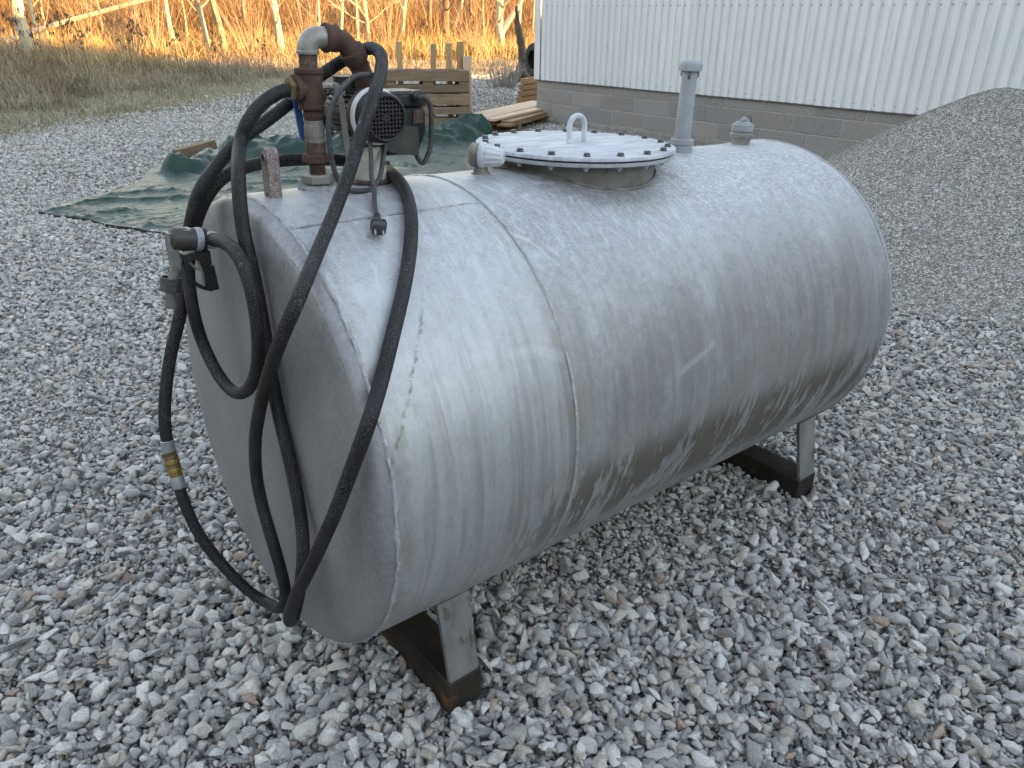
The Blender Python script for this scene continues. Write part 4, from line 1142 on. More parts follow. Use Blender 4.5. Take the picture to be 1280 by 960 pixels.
# ---------------------------------------------------------------- shed
def shed():
    rz = math.atan2(WD.y, WD.x)
    LEN, DEP, Z0, Z1 = 46.0, 9.3, .6225, 4.4
    sh = empty('metal_shed', W0, rz, 'long white ribbed metal shed on a grey block base behind the tank', 'shed')
    # white ribbed sheets
    k = NT('white coated sheet steel')
    obj = k.coord('Object')
    c = k.mix(k.ramp(k.noise(k.coord('Object', (6, 6, .5)), 2, 5, .65), [(.35,0.0),(.7,1.0)]), (.62,.645,.67), (.69,.71,.73))
    drt = k.math('MULTIPLY', k.step(k.noise(k.coord('Object', (14, 14, .9)), 1.6, 5, .7), .56, .74), .5)
    c = k.mix(drt, c, (.36,.36,.33))
    hs = k.n('ShaderNodeHueSaturation'); k.l(c, hs.inputs['Color']); k.l(k.math('MULTIPLY_ADD', k.rnd(), .06, .96), hs.inputs['Value'])
    white = k.fin(hs.outputs[0], .42, 0, k.noise(obj, 6, 3), .06, .01)
    pt = .1145; nrib = 8
    prof = []
    for i in range(nrib):
        x = i*pt
        prof += [(x, -.004), (x+.028, -.004), (x+.040, -.024), (x+.103, -.024)]
    prof.append((nrib*pt+.006, -.0045))
    outer = prof; inner = [(x, y+.0016) for x, y in prof][::-1]
    b = MB()
    poly = outer+inner
    A = [b.b.verts.new((x, y, Z0)) for x, y in poly]; B = [b.b.verts.new((x, y, Z1)) for x, y in poly]
    n = len(poly)
    for i in range(n): b.b.faces.new((A[i], A[(i+1) % n], B[(i+1) % n], B[i]))
    m0 = len(outer)
    for i in range(m0-1):
        for V in (A, B): b.b.faces.new((V[i], V[i+1], V[n-2-i], V[n-1-i]))
    first = b.build('siding_sheet', white, sh, smooth=False)
    w = nrib*pt
    first.location = (.085, 0, 0)
    for i in range(1, int(LEN/w)):
        share('siding_sheet', first.data, sh, (.085+i*w, -.0003*(i % 2), .002*math.sin(i*2.1)))
    # screws at the foot and at the next rail
    b = MB()
    for zz in (Z0+.055, Z0+1.02):
        for i in range(0, 75):
            if i % 2 and zz < 1: continue
            x = .085+i*pt+.014
            b.cyl((x, -.0045, zz), (x, -.0115, zz), .008, .006, 8)
    tag(b.build('screw', simple('grey screw head', (.25,.25,.25), (.35,.35,.36), 30, .5), sh, smooth=False), kind='stuff')
    # corner trim
    MB().box((.030, -.029, (Z0+Z1)/2), (.118, .004, Z1-Z0-.004)).box((-.031, .08, (Z0+Z1)/2), (.004, .216, Z1-Z0-.004)).build('corner_trim', white, sh, smooth=False)
    MB().box((.0885, -.0275, (Z0+Z1)/2), (.006, .010, Z1-Z0)).build('trim_fold', white, sh, smooth=False)
    MB().box((LEN/2, -.004, Z0-.006), (LEN, .044, .008)).build('foot_strip', simple('dark grey strip', (.1,.1,.1), (.16,.16,.16), 9), sh, smooth=False)  # dark strip along the lower edge of the siding
    # blocks
    kb = NT('lightweight concrete block')
    ob = kb.coord('Object')
    r = kb.rnd()
    c = kb.ramp(r, [(0,(.2,.19,.195)),(.3,(.26,.245,.24)),(.6,(.22,.2,.19)),(.8,(.29,.27,.255)),(1,(.195,.19,.205))])
    c = kb.mix(kb.math('MULTIPLY', kb.ramp(kb.noise(ob, 45, 4, .75), [(.35,0.0),(.65,1.0)]), .5), c, (.38,.37,.36))
    c = kb.mix(kb.math('MULTIPLY', kb.step(kb.noise(ob, 90, 3, .7), .58, .66), .5), c, (.13,.125,.12))
    blockm = kb.fin(c, .95, 0, kb.noise(ob, 80, 4, .75), .9, .012, .2)
    mortar = simple('mortar', (.38,.37,.36), (.52,.51,.5), 30, .95, bstr=.6)
    plinth = simple('rough concrete footing', (.15,.14,.125), (.26,.25,.23), 9, .95, speck=(.1,.12,.06), speck_scale=7, speck_lo=.6, speck_hi=.7, bstr=.8, bdist=.02)
    core = MB().box((LEN/2, .13, .35), (LEN-.012, .24, .52)).build('block_wall', mortar, sh, smooth=False)
    cache = {}
    def block(x0, x1, zc):
        ln = round(x1-x0-.010, 3)
        if ln < .05: return
        if ln not in cache:
            bb = MB().box((0,0,0), (ln, .1, .190), bevel=.004)
            cache[ln] = bb.build('block', blockm, sh, smooth=False); o = cache[ln]
        else: o = share('block', cache[ln].data, sh)
        o.location = ((x0+x1)/2, .0525+random.uniform(-.002, .0015), zc)
    for zc, j0 in ((.5965, .42), (.3965, .222), (.1965, .364)):
        e = [0.0]
        x = j0
        if zc < .5 and j0 < .3: e += [j0, j0+.55]; x = j0+.55+.61
        while x < 9.2: e.append(x); x += .61
        for a, b_ in zip(e[:-1], e[1:]): block(a, b_, zc)
    b = MB()
    pts = [(-.03,-.035),(LEN,-.035),(LEN,.1),(-.03,.1)]
    nseg = 120
    vs = []
    for i in range(nseg+1):
        x = -.03+(12 if i < nseg else LEN)*(i/nseg)
        q = .012*mnoise.noise(Vector((x*2.3, 0, 0)))+.006*mnoise.noise(Vector((x*9, 4, 0)))
        vs.append([b.b.verts.new(v) for v in ((x, -.055+q, -.1), (x, -.030+q, .060+q), (x, .02, .0985+q*.6), (x, .1, .099))])
    for A, B in zip(vs[:-1], vs[1:]):
        for i in range(3): b.b.faces.new((A[i], A[i+1], B[i+1], B[i]))
    b.b.faces.new(vs[0])
    b.build('footing', plinth, sh, smooth=False)
    # ends, back and roof
    MB().box((-.014, .1+DEP/2, (Z0+Z1)/2), (.022, DEP-.2, Z1-Z0)).box((LEN-.06, .1+DEP/2, (Z0+Z1)/2), (.022, DEP-.2, Z1-Z0)).build('end_wall', white, sh, smooth=False)
    MB().box((LEN/2, DEP+.012, Z1/2+.05), (LEN-.02, .022, Z1-.12)).box((-.006, DEP/2+.13, .30), (.2, DEP-.26, .6)).build('back_wall', white, sh, smooth=False)
    MB().box((LEN/2, DEP/2, Z1+.16), (LEN+.5, DEP+.5, .05), rot=Euler((rad(2.0), 0, 0))).build('roof', simple('grey roof sheet', (.2,.2,.21), (.28,.28,.29), 4, .6), sh, smooth=False)
shed()

# ---------------------------------------------------------------- tarpaulin
def tarp():
    nu, nv = 240, 170
    def pl(poly, t):
        P0 = [Vector((*p, 0)) for p in poly]
        q = t*(len(P0)-1); i = min(int(q), len(P0)-2)
        return P0[i].lerp(P0[i+1], q-i)
    LO = smoothpath([Vector((*p, 0)) for p in TARP_LO], 10); HI = smoothpath([Vector((*p, 0)) for p in TARP_HI], 10)
    def at(path, t):
        q = t*(len(path)-1); i = min(int(q), len(path)-2)
        return path[i].lerp(path[i+1], q-i)
    # what the sheet lies over: lumps (x, y, height, radius)
    lumps = [(-3.55,8.2,.15,.13),(-3.42,8.33,.12,.17),(-3.3,8.75,.14,.24),(-3.02,9.05,.20,.4),(-2.6,9.35,.19,.42),(-2.1,9.7,.16,.45),(-1.5,10.05,.17,.45),(-1.1,10.4,.16,.42),(-.78,10.75,.19,.36),(-.56,11.02,.24,.26),(-.5,11.28,.12,.25)]
    verts = []
    for i in range(nu+1):
        t = i/nu
        a, b = at(LO, t), at(HI, t)
        for j in range(nv+1):
            v = j/nv
            p = a.lerp(b, v)
            x, y = p.x, p.y
            z = 0.0
            for lx, ly, h, r in lumps:
                z = max(z, h*math.exp(-(((x-lx)**2+(y-ly)**2)/(r*r))**2))
            edge = min(v, 1-v, t*2.2, (1-t)*2.2)
            e = min(1, edge*9)
            def rid(fx, fy, q, k): return (1-abs(mnoise.noise(Vector((x*fx+y*fy*.35, y*fy-x*fx*.3, q)))))**k
            m0 = min(1, z/.12)
            wr = .030*rid(1.5, 2.2, 1.3, 7)+.011*rid(3.4, 4.2, 7.7, 12)+.006*rid(7, 8, 3.9, 12)
            wr += .004*rid(13, 15, 6.6, 9)
            wr += m0*(.055*rid(2.0, 2.6, 12.1, 4)+.030*rid(4.6, 5.4, 5.2, 5)-.03)
            z = z*(1+.35*mnoise.noise(Vector((x*1.9, y*1.9, 9)))) + wr*(.25+.75*e) + .010
            p.x += .05*mnoise.noise(Vector((x*2.5, y*2.5, 4)))*e; p.y += .05*mnoise.noise(Vector((x*2.5, y*2.5, 14)))*e
            # ragged outline
            if v < .02 or v > .98:
                p.y += .05*mnoise.noise(Vector((x*3, y*2, 21)))
            verts.append((p.x, p.y, z))
    w = nv+1
    faces = [(i*w+j, (i+1)*w+j, (i+1)*w+j+1, i*w+j+1) for i in range(nu) for j in range(nv)]
    k = NT('green woven tarpaulin')
    obj = k.coord('Object')
    c = k.mix(k.ramp(k.noise(obj, 3, 5, .6), [(.35,0.0),(.65,1.0)]), (.005,.026,.022), (.011,.046,.038))
    c = k.mix(k.math('MULTIPLY', k.ramp(k.noise(obj, 9, 6, .75, .8), [(.6,0.0),(.72,1.0)]), .3), c, (.10,.16,.16))
    x, y, z = k.sep(obj)
    sand = k.math('MULTIPLY', k.step(k.noise(obj, 1.6, 5, .7), .6, .7), k.math('SUBTRACT', 1.0, k.step(z, .04, .08)))
    c = k.mix(k.math('MULTIPLY', sand, .8), c, (.27,.22,.16))
    mat = k.fin(c, k.math('MULTIPLY_ADD', k.noise(obj, 14, 4, .7), .25, .3), 0, k.noise(obj, 16, 5, .7, 1.2), .5, .02, .22)
    o0 = Vector((-2.2, 8.6, 0))
    me = bpy.data.meshes.new('tarpaulin'); me.from_pydata([Vector(v)-o0 for v in verts], [], faces)
    o = link('tarpaulin', me, mat, None, True, 50)
    o.location = o0
    md = o.modifiers.new('thickness', 'SOLIDIFY'); md.thickness = .004; md.offset = 1
    tag(o, 'crumpled dark green tarpaulin spread on the gravel behind the tank', 'tarpaulin')
    hem = [Vector(verts[i*w])-o0+Vector((0, -.006, -.002)) for i in range(nu+1)]
    MB().tube(hem, .011, 6).build('hem', M['dark_inside'], o)
tarp()

# ---------------------------------------------------------------- pallets, stakes, boards
def pallet(loc, rz, label):
    """a pallet set up on its long edge: x along the boards, z across them, y through the thickness"""
    p = empty('wooden_pallet', loc, rz, label, 'pallet', 'pallets set on edge')
    W = .8
    zc = [.0725, .2775-.03, .4, .5525, .7275]
    hs_ = [.145, .1, .145, .1, .145]
    for z, h in zip(zc, hs_):
        MB().box((0, 0, z+random.uniform(-.003, .003)), (1.2, .022, h), bevel=.002).build('deck_board', M['pallet'], p, smooth=False)
    for x in (-.5275, 0, .5275):
        MB().box((x, .023, .4), (.145, .022, .8), bevel=.002).build('cross_board', M['pallet'], p, smooth=False)
        for z in (.05, .4, .75):
            MB().box((x, .0735, z), (.143, .078, .1), bevel=.003).build('block', M['pallet_block'], p, smooth=False)
    for z, h in ((.05, .1), (.4, .145), (.75, .1)):
        MB().box((0, .1240, z), (1.2, .022, h), bevel=.002).build('bottom_board', M['pallet'], p, smooth=False)
    return p
pallet((-1.255, 11.90, -.005), .03, 'grey brown wooden pallet set on edge, the one nearest the pump')
pallet((-1.33, 12.10, -.005), .05, 'wooden pallet set on edge close behind another pallet')
for k, (x, h, lab) in enumerate(((-1.70, 1.17, 'pale square stake leftmost behind the pallets'), (-1.25, 1.14, 'slightly leaning stake second from left behind the pallets'),
                                 (-.975, 1.15, 'square stake beside the rightmost tall stake behind the pallets'), (-.83, 1.17, 'tallest stake near the right end of the pallets'))):
    b = MB().box((0, 0, h/2), (.078, .078, h), bevel=.003)
    o = tag(b.build('wooden_stake', M['stake'], None, smooth=False), lab, 'stake', 'stakes standing behind the pallets')
    o.location = (x, 12.30+.03*k, -.01); o.rotation_euler = (.02, (.0, .045, -.01, .015)[k], .2*k)
b = MB().box((0, 0, .49), (.12, .07, .98), bevel=.003)
o = tag(b.build('wooden_plank', M['board_pale'], None, smooth=False), 'short pale plank end standing at the right end of the pallets', 'plank'); o.location = (-.70, 12.30, -.01)

def board(c, ln, w, t, rz, mat, label, ry=0.0):
    b = MB().box((0, 0, 0), (ln, w, t), bevel=.002)
    o = tag(b.build('wooden_board', mat, None, smooth=False), label, 'board', 'boards stacked beside the shed corner')
    o.location = c; o.rotation_euler = (0, ry, rz)
    return o
ra = math.atan2(2.1, 1.0)
D = Vector((math.cos(ra), math.sin(ra), 0)); N = Vector((-math.sin(ra), math.cos(ra), 0))
B0 = Vector((.12, 12.62, 0))
for q, lab in ((-.95, 'square bearer under the near end of the boards'), (.15, 'square bearer under the middle of the boards'), (.95, 'square bearer under the far end of the boards')):
    b = MB().box((0,0,0), (.095, .95, .095), bevel=.003)
    o = tag(b.build('timber_bearer', M['timber'], None, smooth=False), lab, 'bearer', 'bearers under the boards'); o.location = B0+D*q+Vector((-.05,0,.045)); o.rotation_euler = (0, 0, ra)
for i, (n_, z, ln, w, t, mt, lab, dd) in enumerate((
        (-.30, .112, 2.6, .22, .032, 'board_brown', 'brown board at the bottom right of the stack', .0),
        (-.02, .112, 2.6, .24, .032, 'board_brown', 'brown board at the bottom middle of the stack', .05),
        (.25, .112, 2.6, .22, .032, 'board_brown', 'brown board at the bottom left of the stack', -.03),
        (-.27, .147, 2.5, .2, .03, 'board_brown', 'narrow brown board in the second layer near the shed', .1),
        (-.02, .147, 2.5, .24, .03, 'timber', 'reddish board in the second layer of the stack', -.05),
        (.24, .150, 2.5, .24, .034, 'board_brown', 'brown board in the second layer farthest from the shed', -.1),
        (-.16, .184, 2.3, .19, .032, 'board_pale', 'pale planed board lying nearest on top of the stack', -.22),
        (.06, .190, 2.7, .23, .034, 'board_pale', 'long pale planed board on top in the middle of the stack', .1),
        (.31, .184, 2.5, .22, .03, 'board_pale', 'wide pale planed board at the far side on top of the stack', .0))):
    board(B0+D*dd+N*n_+Vector((0,0,z)), ln, w, t, ra+(.02, -.01, .015, .03, -.02, .01, -.035, .012, -.008)[i], M[mt], lab)
o = board((-3.72, 9.22, .09), .5, .12, .1, .9, M['pallet'], 'short weathered plank end poking out from under the green tarpaulin', -.12)
o['group'] = ''; del o['group']
o['category'] = 'plank'
# beams piled at the shed corner and a tyre on them
for i, (z, lab) in enumerate(((.05, 'lowest reddish beam of the pile behind the shed corner'), (.16, 'second reddish beam up in the pile behind the shed corner'), (.27, 'third reddish beam up in the pile behind the shed corner'), (.38, 'topmost reddish beam of the pile behind the shed corner'))):
    b = MB().box((0,0,0), (.12, .9, .1), bevel=.004)
    o = tag(b.build('timber_beam', M['timber'], None, smooth=False), lab, 'beam', 'beams piled behind the shed corner'); o.location = (.34+.01*i, 16.05, z); o.rotation_euler = (0, 0, -.55+.03*i)
def tyre():
    o = empty('old_tyre', (.42, 16.35, .43), .5, 'dark old tyre standing on the beams behind the shed corner', 'tyre')
    prof = [(-.085,.17),(-.09,.2),(-.095,.25),(-.085,.285),(-.06,.302),(.06,.302),(.085,.285),(.095,.25),(.09,.2),(.085,.17),(.07,.175),(.075,.27),(-.075,.27),(-.07,.175),(-.085,.17)]
    MB().lathe((0,0,.30), (1,0,0), prof, 40, caps=False).build('tread', M['tyre'], o)
tyre()

# leaning snag with its stump and a frosted dead shrub
def snag():
    o = empty('broken_snag', (.12, 20.9, 0), 0, 'dark broken leaning tree snag standing by the gravel track', 'tree snag')
    pts = smoothpath([(.02,0,-.1), (.06,0,.25), (.10,.02,.6), (.0,.0,1.1), (-.06,0,1.45), (-.08,0,1.72)], 5)
    n = len(pts)
    MB().tube(pts, [max(.03, .17*(1-.85*(i/n))) for i in range(n)], 9, jit=.2).build('trunk', M['snag'], o)
    b = MB()
    for i in range(7):
        a = i*.9
        b.tube([(.05,0,.25), (.05+.25*math.cos(a), .2*math.sin(a), .12), (.05+.5*math.cos(a), .35*math.sin(a), -.05)], [.1,.07,.03], 7, jit=.2)
    b.build('root', M['snag'], o)
snag()
def twigs(name, loc, n, rmin, rmax, hmin, hmax, th, mat, label, cat, lean=.5, branch=2, group=None, seed=1):
    rs = random.Random(seed)
    o = empty(name, loc, 0, label, cat, group)
    b = MB()
    for i in range(n):
        a = rs.uniform(0, 2*math.pi); r = rs.uniform(0, rmin); h = rs.uniform(hmin, hmax); le = rs.uniform(.1, 1)*lean
        p0 = Vector((r*math.cos(a), r*math.sin(a), -.05))
        d = Vector((math.cos(a), math.sin(a), 0))
        p1 = p0+Vector((0,0,h*.5))+d*le*h*.35; p2 = p0+Vector((0,0,h))+d*le*h*rmax
        path = smoothpath([p0, p1, p2], 3)
        b.tube(path, [th*(1-.75*k/len(path)) for k in range(len(path))], 4, caps=False)
        for q in range(branch):
            s0 = path[rs.randrange(2, len(path))]
            aa = rs.uniform(0, 6.28)
            e = s0+Vector((math.cos(aa)*.3*h*rs.uniform(.3,1), math.sin(aa)*.3*h*rs.uniform(.3,1), h*.25*rs.uniform(.2,1)))
            b.tube([s0, (s0+e)/2+Vector((0,0,.02*h)), e], [th*.5, th*.4, th*.2], 3, caps=False)
    b.build('stem', mat, o)
    return o
twigs('dead_shrub', (-.25, 19.0, 0), 90, .35, .6, .25, .62, .010, M['frost_twig'], 'frosted grey dead shrub beside the gravel track', 'shrub', .9, 3, seed=5)
twigs('dry_tuft', (-1.02, 1.17, 0), 26, .015, .7, .03, .08, .0016, M['stalk'], 'small dark dry plant tuft in the gravel at the lower left', 'plant', .9, 1, seed=9)

# ---------------------------------------------------------------- grasses
def nz(x, y, f, s=0.0): return np.array([mnoise.noise(Vector((a*f, b*f, s))) for a, b in zip(x, y)])
def blades(name, x, y, h, w, lean, cols, label, cat, rough=.8, zoff=0.0, curve=1.0, clump=.9):
    n = len(x)
    z = hz(x, y)+zoff-.02
    a = rng.uniform(0, 2*math.pi, n); fa = rng.uniform(0, math.pi, n)
    l = np.abs(rng.normal(0, lean, n))*h
    dx, dy = np.cos(a)*l, np.sin(a)*l
    wx, wy = np.cos(fa)*w/2, np.sin(fa)*w/2
    V = np.zeros((n, 7, 3), np.float32)
    def put(i, f, sgn, g):
        V[:, i, 0] = x+dx*f**(1+curve)+sgn*wx*g; V[:, i, 1] = y+dy*f**(1+curve)+sgn*wy*g; V[:, i, 2] = z+h*f*np.sqrt(np.maximum(1-(l/h*f)**2*.5, .2))
    put(0, 0, -1, .8); put(1, 0, 1, .8); put(2, .4, -1, 1); put(3, .4, 1, 1); put(4, .75, -1, .7); put(5, .75, 1, .7); put(6, 1, 0, 0)
    base = np.arange(n)[:, None]*7
    L = np.concatenate([base+np.array([0,1,3,2,2,3,5,4,4,5,6])], 1).ravel()
    st = (np.arange(n)[:, None]*11+np.array([0,4,8])).ravel(); tt = np.tile([4,4,3], n)
    me = mesh_np(name, V.reshape(-1, 3), L, st, tt)
    at = me.attributes.new('rnd', 'FLOAT', 'POINT'); at.data.foreach_set('value', np.repeat(np.clip(rng.uniform(0, 1, n)*.6+.2+.75*nz(x, y, clump, 31.0), 0, 1), 7).astype(np.float32))
    k = NT(name+' blades')
    c = k.ramp(k.attr('rnd'), cols)
    mat = k.fin(c, rough, spec=.25)
    k.p.inputs['Subsurface Weight'].default_value = 0
    o = link(name, me, mat, None, False)
    return tag(o, label, cat, kind='stuff')

def rnd_field(n, ya, yb, lo, hi):
    y = rng.uniform(ya, yb, n); x = y*rng.uniform(lo, hi, n)
    return x, y

# frosted short grass along the yard's edge
x, y = rnd_field(90000, 7, 27, -.95, .12)
v = verge(x, y); m_ = (v > -.25+.25*rng.standard_normal(len(x))) & (v < 7)
x, y, v = x[m_], y[m_], v[m_]
h = rng.uniform(.05, .16, len(x))*np.clip(1+1.6*nz(x, y, 1.1)+.8*nz(x, y, 2.7, 3.0), .3, 2.4)*np.clip(.5+v*.3, .35, 1.4)
blades('frosted_grass', x, y, h, rng.uniform(.006, .014, len(x)), 1.1, [(0,(.12,.105,.065)),(.3,(.2,.175,.12)),(.55,(.29,.255,.19)),(.8,(.38,.345,.29)),(1,(.17,.155,.09))], 'low frosted grass along the edge of the gravel yard', 'grass')
# brown weed belt behind it
x, y = rnd_field(110000, 10, 30, -1.0, .05)
v = verge(x, y); g = nz(x, y, .35, 5.0)
m_ = (v > 1.8+1.6*g) & (v < 10) & (rng.uniform(0,1,len(x)) < .6+.8*nz(x, y, 1.3, 4.0)) & (x < 2); x, y, v, g = x[m_], y[m_], v[m_], g[m_]
h = rng.uniform(.12, .62, len(x))*np.clip(.45+.10*(v-1.5)+.8*g+.8*nz(x, y, 1.2, 2.0), .22, 1.6)*np.clip((-x-1)/7, .38, 1.2)
blades('dry_weeds', x, y, h, rng.uniform(.006, .014, len(x)), 1.15, [(0,(.085,.058,.042)),(.3,(.16,.115,.083)),(.6,(.24,.185,.135)),(.85,(.33,.275,.21)),(1,(.115,.08,.058))], 'brown dry weeds in the shade behind the grass verge', 'weeds')
# tall straw in the sun
x, y = rnd_field(120000, 17, 44, -.86, .12)
v = verge(x, y); g = nz(x, y, .25, 8.0); g2 = nz(x, y, 1.1, 2.0)
m_ = (v > 5.0+1.6*g2) & (rng.uniform(0, 1, len(x)) < np.clip((y-15)/9, .25, 1)); x, y, g, g2 = x[m_], y[m_], g[m_], g2[m_]
h = rng.uniform(.22, 1.0, len(x))*np.clip(.25+(y-19)*.065, .22, 1.45)*np.clip(1+.8*g+.5*g2, .35, 1.9)
h = np.minimum(h, rng.uniform(.45, 1.0, len(x)))
blades('straw_grass', x, y, h, rng.uniform(.008, .02, len(x)), 1.1, [(0,(.18,.11,.055)),(.25,(.3,.205,.095)),(.5,(.4,.285,.14)),(.75,(.5,.38,.19)),(.9,(.34,.3,.11)),(1,(.22,.13,.065))], 'tall straw coloured dry grass in low sun before the wood', 'grass')
# thicket in and behind the wood
x, y = rnd_field(26000, 32, 64, -.86, .16)
g = nz(x, y, .22, 11.0)
m_ = g > -.28; x, y, g = x[m_], y[m_], g[m_]
h = rng.uniform(.8, 3.2, len(x))*np.clip(1+.9*g, .35, 1.6)*np.clip((y-27)/14, .45, 1.3)
blades('thicket', x, y, h, rng.uniform(.012, .03, len(x)), .85, [(0,(.06,.035,.02)),(.3,(.125,.07,.036)),(.55,(.2,.12,.06)),(.8,(.28,.18,.09)),(1,(.09,.05,.028))], 'thin orange brown brushwood filling the wood behind the field', 'brushwood', curve=.6)

# dark weed stalks with seed heads at the left
def weed(seed):
    rs = random.Random(seed)
    o = empty('dry_weed', (0,0,0), 0)
    H = 1.0
    path = smoothpath([(0,0,-.05), (.02,.01,.5), (.05,-.01,1.0)], 4)
    b = MB().tube(path, [.011*(1-.6*i/len(path)) for i in range(len(path))], 5)
    hd = MB()
    for i in range(9):
        k = rs.randrange(5, len(path)); a = rs.uniform(0, 6.28); p = path[k]
        e = p+Vector((math.cos(a)*rs.uniform(.08,.26), math.sin(a)*rs.uniform(.08,.26), rs.uniform(.08,.25)))
        b.tube([p, (p+e)/2-Vector((0,0,.02)), e], [.006,.005,.003], 4)
        for q in range(6):
            c = e+Vector((rs.uniform(-.05,.05), rs.uniform(-.05,.05), rs.uniform(-.04,.05)))
            hd.lathe(c, (rs.uniform(-.4,.4), rs.uniform(-.4,.4), 1), [(-.035,.002),(-.012,.008),(.01,.010),(.04,.002)], 5)
    b.build('stalk', M['stalk'], o); tag(hd.build('seed_head', M['seed'], o), kind='stuff')
    return o
protos = [weed(s) for s in (3, 8, 15)]
spots = [(-11.6,17.2,1.1),(-12.6,18.6,1.2),(-10.9,16.6,.9),(-12.2,17.6,1.0),(-10.2,17.9,1.05),(-11.2,18.8,1.15),(-9.5,18.4,1.0),(-8.9,19.2,.95),(-13.2,18.9,1.2),(-8.2,20.2,.9),(-7.4,20.6,.85),(-10.6,19.6,1.1),(-6.5,21.4,.8),(-9.2,20.6,1.0)]
for i, (x, y, s) in enumerate(spots):
    if i < 3: o = protos[i]
    else:
        src = protos[i % 3]; o = src.copy(); COL.objects.link(o)
        for ch in src.children:
            c = ch.copy(); COL.objects.link(c); c.parent = o
    o.location = (x, y, float(hz(x, y))); o.rotation_euler = (0, 0, i*1.7); o.scale = (s, s, s)
    tag(o, 'dark dry weed stalk with brown seed heads above the shaded grass', 'weed', 'dark weed stalks at the edge of the sun')

# ---------------------------------------------------------------- trees
def make_tree(px, y, r, mat, label, lean=0.0, H=9.0, seed=0, fork=False):
    rs = random.Random(seed)
    x = (px-640)*.9*y/956
    o = empty('bare_tree', (x, y, float(hz(x, y))), 0, label, 'tree', 'bare trees at the edge of the wood')
    base = Vector((-lean*1.2, 0, -.2))
    pts = [base] + [Vector((lean*(z-1.2)+.04*z*rs.uniform(-1, 1), .05*z*rs.uniform(-1, 1), z)) for z in (.5, 1.2, 2.2, 3.6, 5.4, 7.2, H)]
    path = smoothpath(pts, 4)
    n = len(path)
    MB().tube(path, [r*(1.25 if i < 2 else 1)*(1-.85*(i/(n-1))**1.1) for i in range(n)], 10, jit=.05).build('trunk', mat, o)
    b = MB(); cr = MB()
    def limb(p, d, ln, rr, depth):
        q = [p, p+d*ln*.5+Vector((0,0,.06*ln)), p+d*ln+Vector((0,0,.22*ln))]
        b.tube(q, [rr, rr*.7, rr*.3], 5, caps=False)
        for t in range(3 if depth else 7):
            f = rs.uniform(.35, 1)
            s = q[0].lerp(q[2], f)
            a = rs.uniform(0, 6.28)
            dd = (d+Vector((math.cos(a), math.sin(a), rs.uniform(-.1,.8)))*.9).normalized()
            if depth: limb(s, dd, ln*.55, rr*.45, depth-1)
            else:
                e = s+dd*ln*.6
                cr.tube([s, s.lerp(e,.5)+Vector((0,0,.03)), e], [.008,.006,.003], 3, caps=False)
    for i in range(9):
        z = rs.uniform(.24, .95)
        k = int(z*(n-1)); a = rs.uniform(0, 6.28)
        limb(path[k], Vector((math.cos(a), math.sin(a), rs.uniform(.2,.9))).normalized(), rs.uniform(.8, 2.0)*(1.1-z*.5), r*.28*(1.15-z), 1)
    if fork:
        q = smoothpath([path[5], path[5]+Vector((.28,0,.45)), path[5]+Vector((.75,0,1.1)), path[5]+Vector((1.4,0,2.6)), path[5]+Vector((1.9,.2,5))], 4)
        b.tube(q, [r*.7*(1-.8*i/len(q)) for i in range(len(q))], 8)
    tag(b.build('limb', mat, o), kind='stuff'); cr.build('crown', mat, o)
T = [(20, 24, .20, 'bark_pale', 'thickest pale tree at the far left edge of the wood', -.02, 0),
     (36, 30, .085, 'bark_pale', 'slim pale tree just right of the thick tree at the left', -.08, 0),
     (49, 31, .06, 'bark_brown', 'very slim brown tree third from the left', .02, 0),
     (206, 29, .09, 'bark_pale', 'slim pale tree above the far end of the fallen pole', -.06, 0),
     (226, 33, .06, 'bark_brown', 'thin brown tree between two pale trees left of centre', .05, 0),
     (249, 28, .095, 'bark_pale', 'straight pale tree left of the leaning brown tree', -.02, 0),
     (266, 27, .125, 'bark_brown', 'brown tree leaning left, dark on its left side', -.11, 0),
     (341, 27, .135, 'bark_pale', 'stout pale tree left of the rusty elbow pipe', -.06, 0),
     (394, 31, .055, 'bark_pale', 'thin straight pale tree just above the pipe elbow', .0, 0),
     (424, 30, .075, 'bark_pale', 'slim pale tree leaning right above the rusty union', .13, 0),
     (442, 32, .06, 'bark_pale', 'thin pale tree above the hose arch', .01, 0),
     (455, 29, .085, 'bark_pale', 'pale straight tree right of the hose arch', -.03, 0),
     (500, 34, .10, 'bark_pale', 'pale tree leaning right before the dark trunks', .12, 0),
     (533, 37, .14, 'bark_dark', 'left one of the two dark straight trunks', .0, 0),
     (553, 36, .19, 'bark_dark', 'right thicker one of the two dark straight trunks', .01, 0),
     (569, 35, .07, 'bark_pale', 'thin tree leaning right beside the dark trunks', .25, 0),
     (600, 34, .06, 'bark_brown', 'thin brown tree left of the forked tree', -.05, 0),
     (622, 31, .175, 'bark_pale', 'forked pale tree near the shed corner', -.06, 1),
     (646, 32, .07, 'bark_pale', 'slim pale tree between the forked tree and the shed', .12, 0),
     (662, 34, .06, 'bark_brown', 'thin brown tree closest to the shed corner', .0, 0),
     (120, 36, .09, 'bark_brown', 'brown tree deep behind the fallen pole', .03, 0),
     (165, 38, .11, 'bark_dark', 'dark tree deep in the wood above the fallen pole', -.02, 0),
     (300, 38, .10, 'bark_brown', 'brown tree deep in the wood between the leaning and the stout tree', .05, 0),
     (370, 40, .12, 'bark_dark', 'dark tree deep in the wood behind the pipe elbow', .0, 0),
     (480, 42, .13, 'bark_dark', 'dark tree deep in the wood right of the hose arch', -.03, 0),
     (584, 42, .12, 'bark_dark', 'dark tree deep in the wood right of the two dark trunks', .03, 0)]
for i, (px, y, r, mt, lab, lean, fk) in enumerate(T):
    make_tree(px, y, r, M[mt], lab, lean, 8+2*random.random(), 40+i, bool(fk))
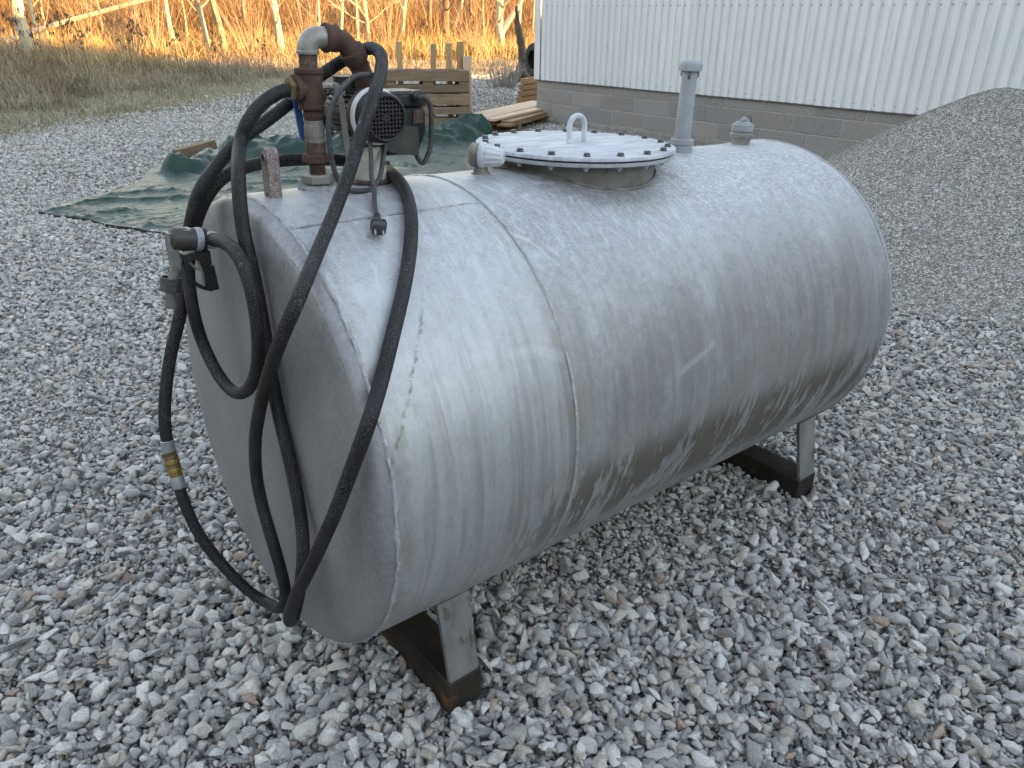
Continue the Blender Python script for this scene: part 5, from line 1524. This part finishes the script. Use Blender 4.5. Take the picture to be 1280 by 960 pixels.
# pole leaning low across the brush
q = smoothpath([(-16.2, 26.0, .55), (-14.5, 26.4, 1.12), (-12.2, 27.0, 1.75), (-9.5, 27.6, 2.4), (-7.6, 28.0, 2.85)], 5)
b = MB().tube([Vector(p)-Vector((-16.2,26,0)) for p in q], [.085*(1-.55*i/len(q)) for i in range(len(q))], 9, jit=.05)
o = tag(b.build('fallen_trunk', M['bark_pale'], None), 'pale fallen trunk lying slantwise over the brush at the left', 'trunk'); o.location = (-16.2, 26, 0)
# shrubs with fans of thin stems
for i, (px, y, hh, lab) in enumerate(((150, 24.5, 2.6, 'big fan shaped bare shrub over the brush at the left'), (182, 25.5, 2.4, 'bare shrub with upright thin stems right of the big fan shaped one'),
                                      (95, 27, 2.0, 'bare shrub under the fallen trunk at the left'), (305, 26, 1.9, 'bare shrub between the leaning and the stout tree'),
                                      (380, 28, 2.0, 'bare shrub behind the pipe elbow'), (480, 29, 2.2, 'bare shrub right of the hose arch'), (590, 28, 1.7, 'low bare shrub behind the pallet stakes'))):
    x = (px-640)*.9*y/956
    twigs('bare_shrub', (x, y, float(hz(x, y))), 36, .25, .75, hh*.5, hh, .010, M['bark_brown'], lab, 'shrub', .75, 2, 'bare shrubs before the wood', 60+i)

# ---------------------------------------------------------------- unseen wood, added to block low sky glow
def glow_block_wood():
    rs = random.Random(77)
    b = MB()
    for i in range(640):
        az = rad(rs.uniform(98, 322)); d = rs.uniform(36, 60) if az > rad(131) else rs.uniform(46, 70)
        x, y = d*math.sin(az), d*math.cos(az)
        wx, wy = x-W0.x, y-W0.y
        if -6 < wx*WI.x+wy*WI.y < 14 and -3 < wx*WD.x+wy*WD.y < 52: continue
        if az < rad(131) and .31*x+.95*y > 13: continue
        if az > rad(131) and wx*WI.x+wy*WI.y > -4 and wx*WD.x+wy*WD.y > -3: continue
        h = rs.uniform(9, 16); r = h*rs.uniform(.15, .22)
        b.cyl((x, y, -.2), (x, y, h*.3), .22, .16, 6, caps=False)
        n = 9
        for t in range(6):
            z0 = h*(.10+.15*t); rr = r*(1-.15*t)*rs.uniform(.85, 1.15)
            tip = b.b.verts.new((x, y, z0+h*.24))
            o = rs.uniform(0, 6)
            ring = [b.b.verts.new((x+rr*(1 if q % 2 else .55)*math.cos(o+2*math.pi*q/(2*n)), y+rr*(1 if q % 2 else .55)*math.sin(o+2*math.pi*q/(2*n)), z0-(.05*h if q % 2 else 0))) for q in range(2*n)]
            for q in range(2*n): b.b.faces.new((ring[q], ring[(q+1) % (2*n)], tip))
    tag(b.build('added_spruce_wood', simple('spruce needles', (.025,.04,.02), (.06,.085,.04), 3, .9), None, smooth=False), 'unseen dark spruce wood added round the yard to block low sky glow', 'wood', kind='stuff')
glow_block_wood()
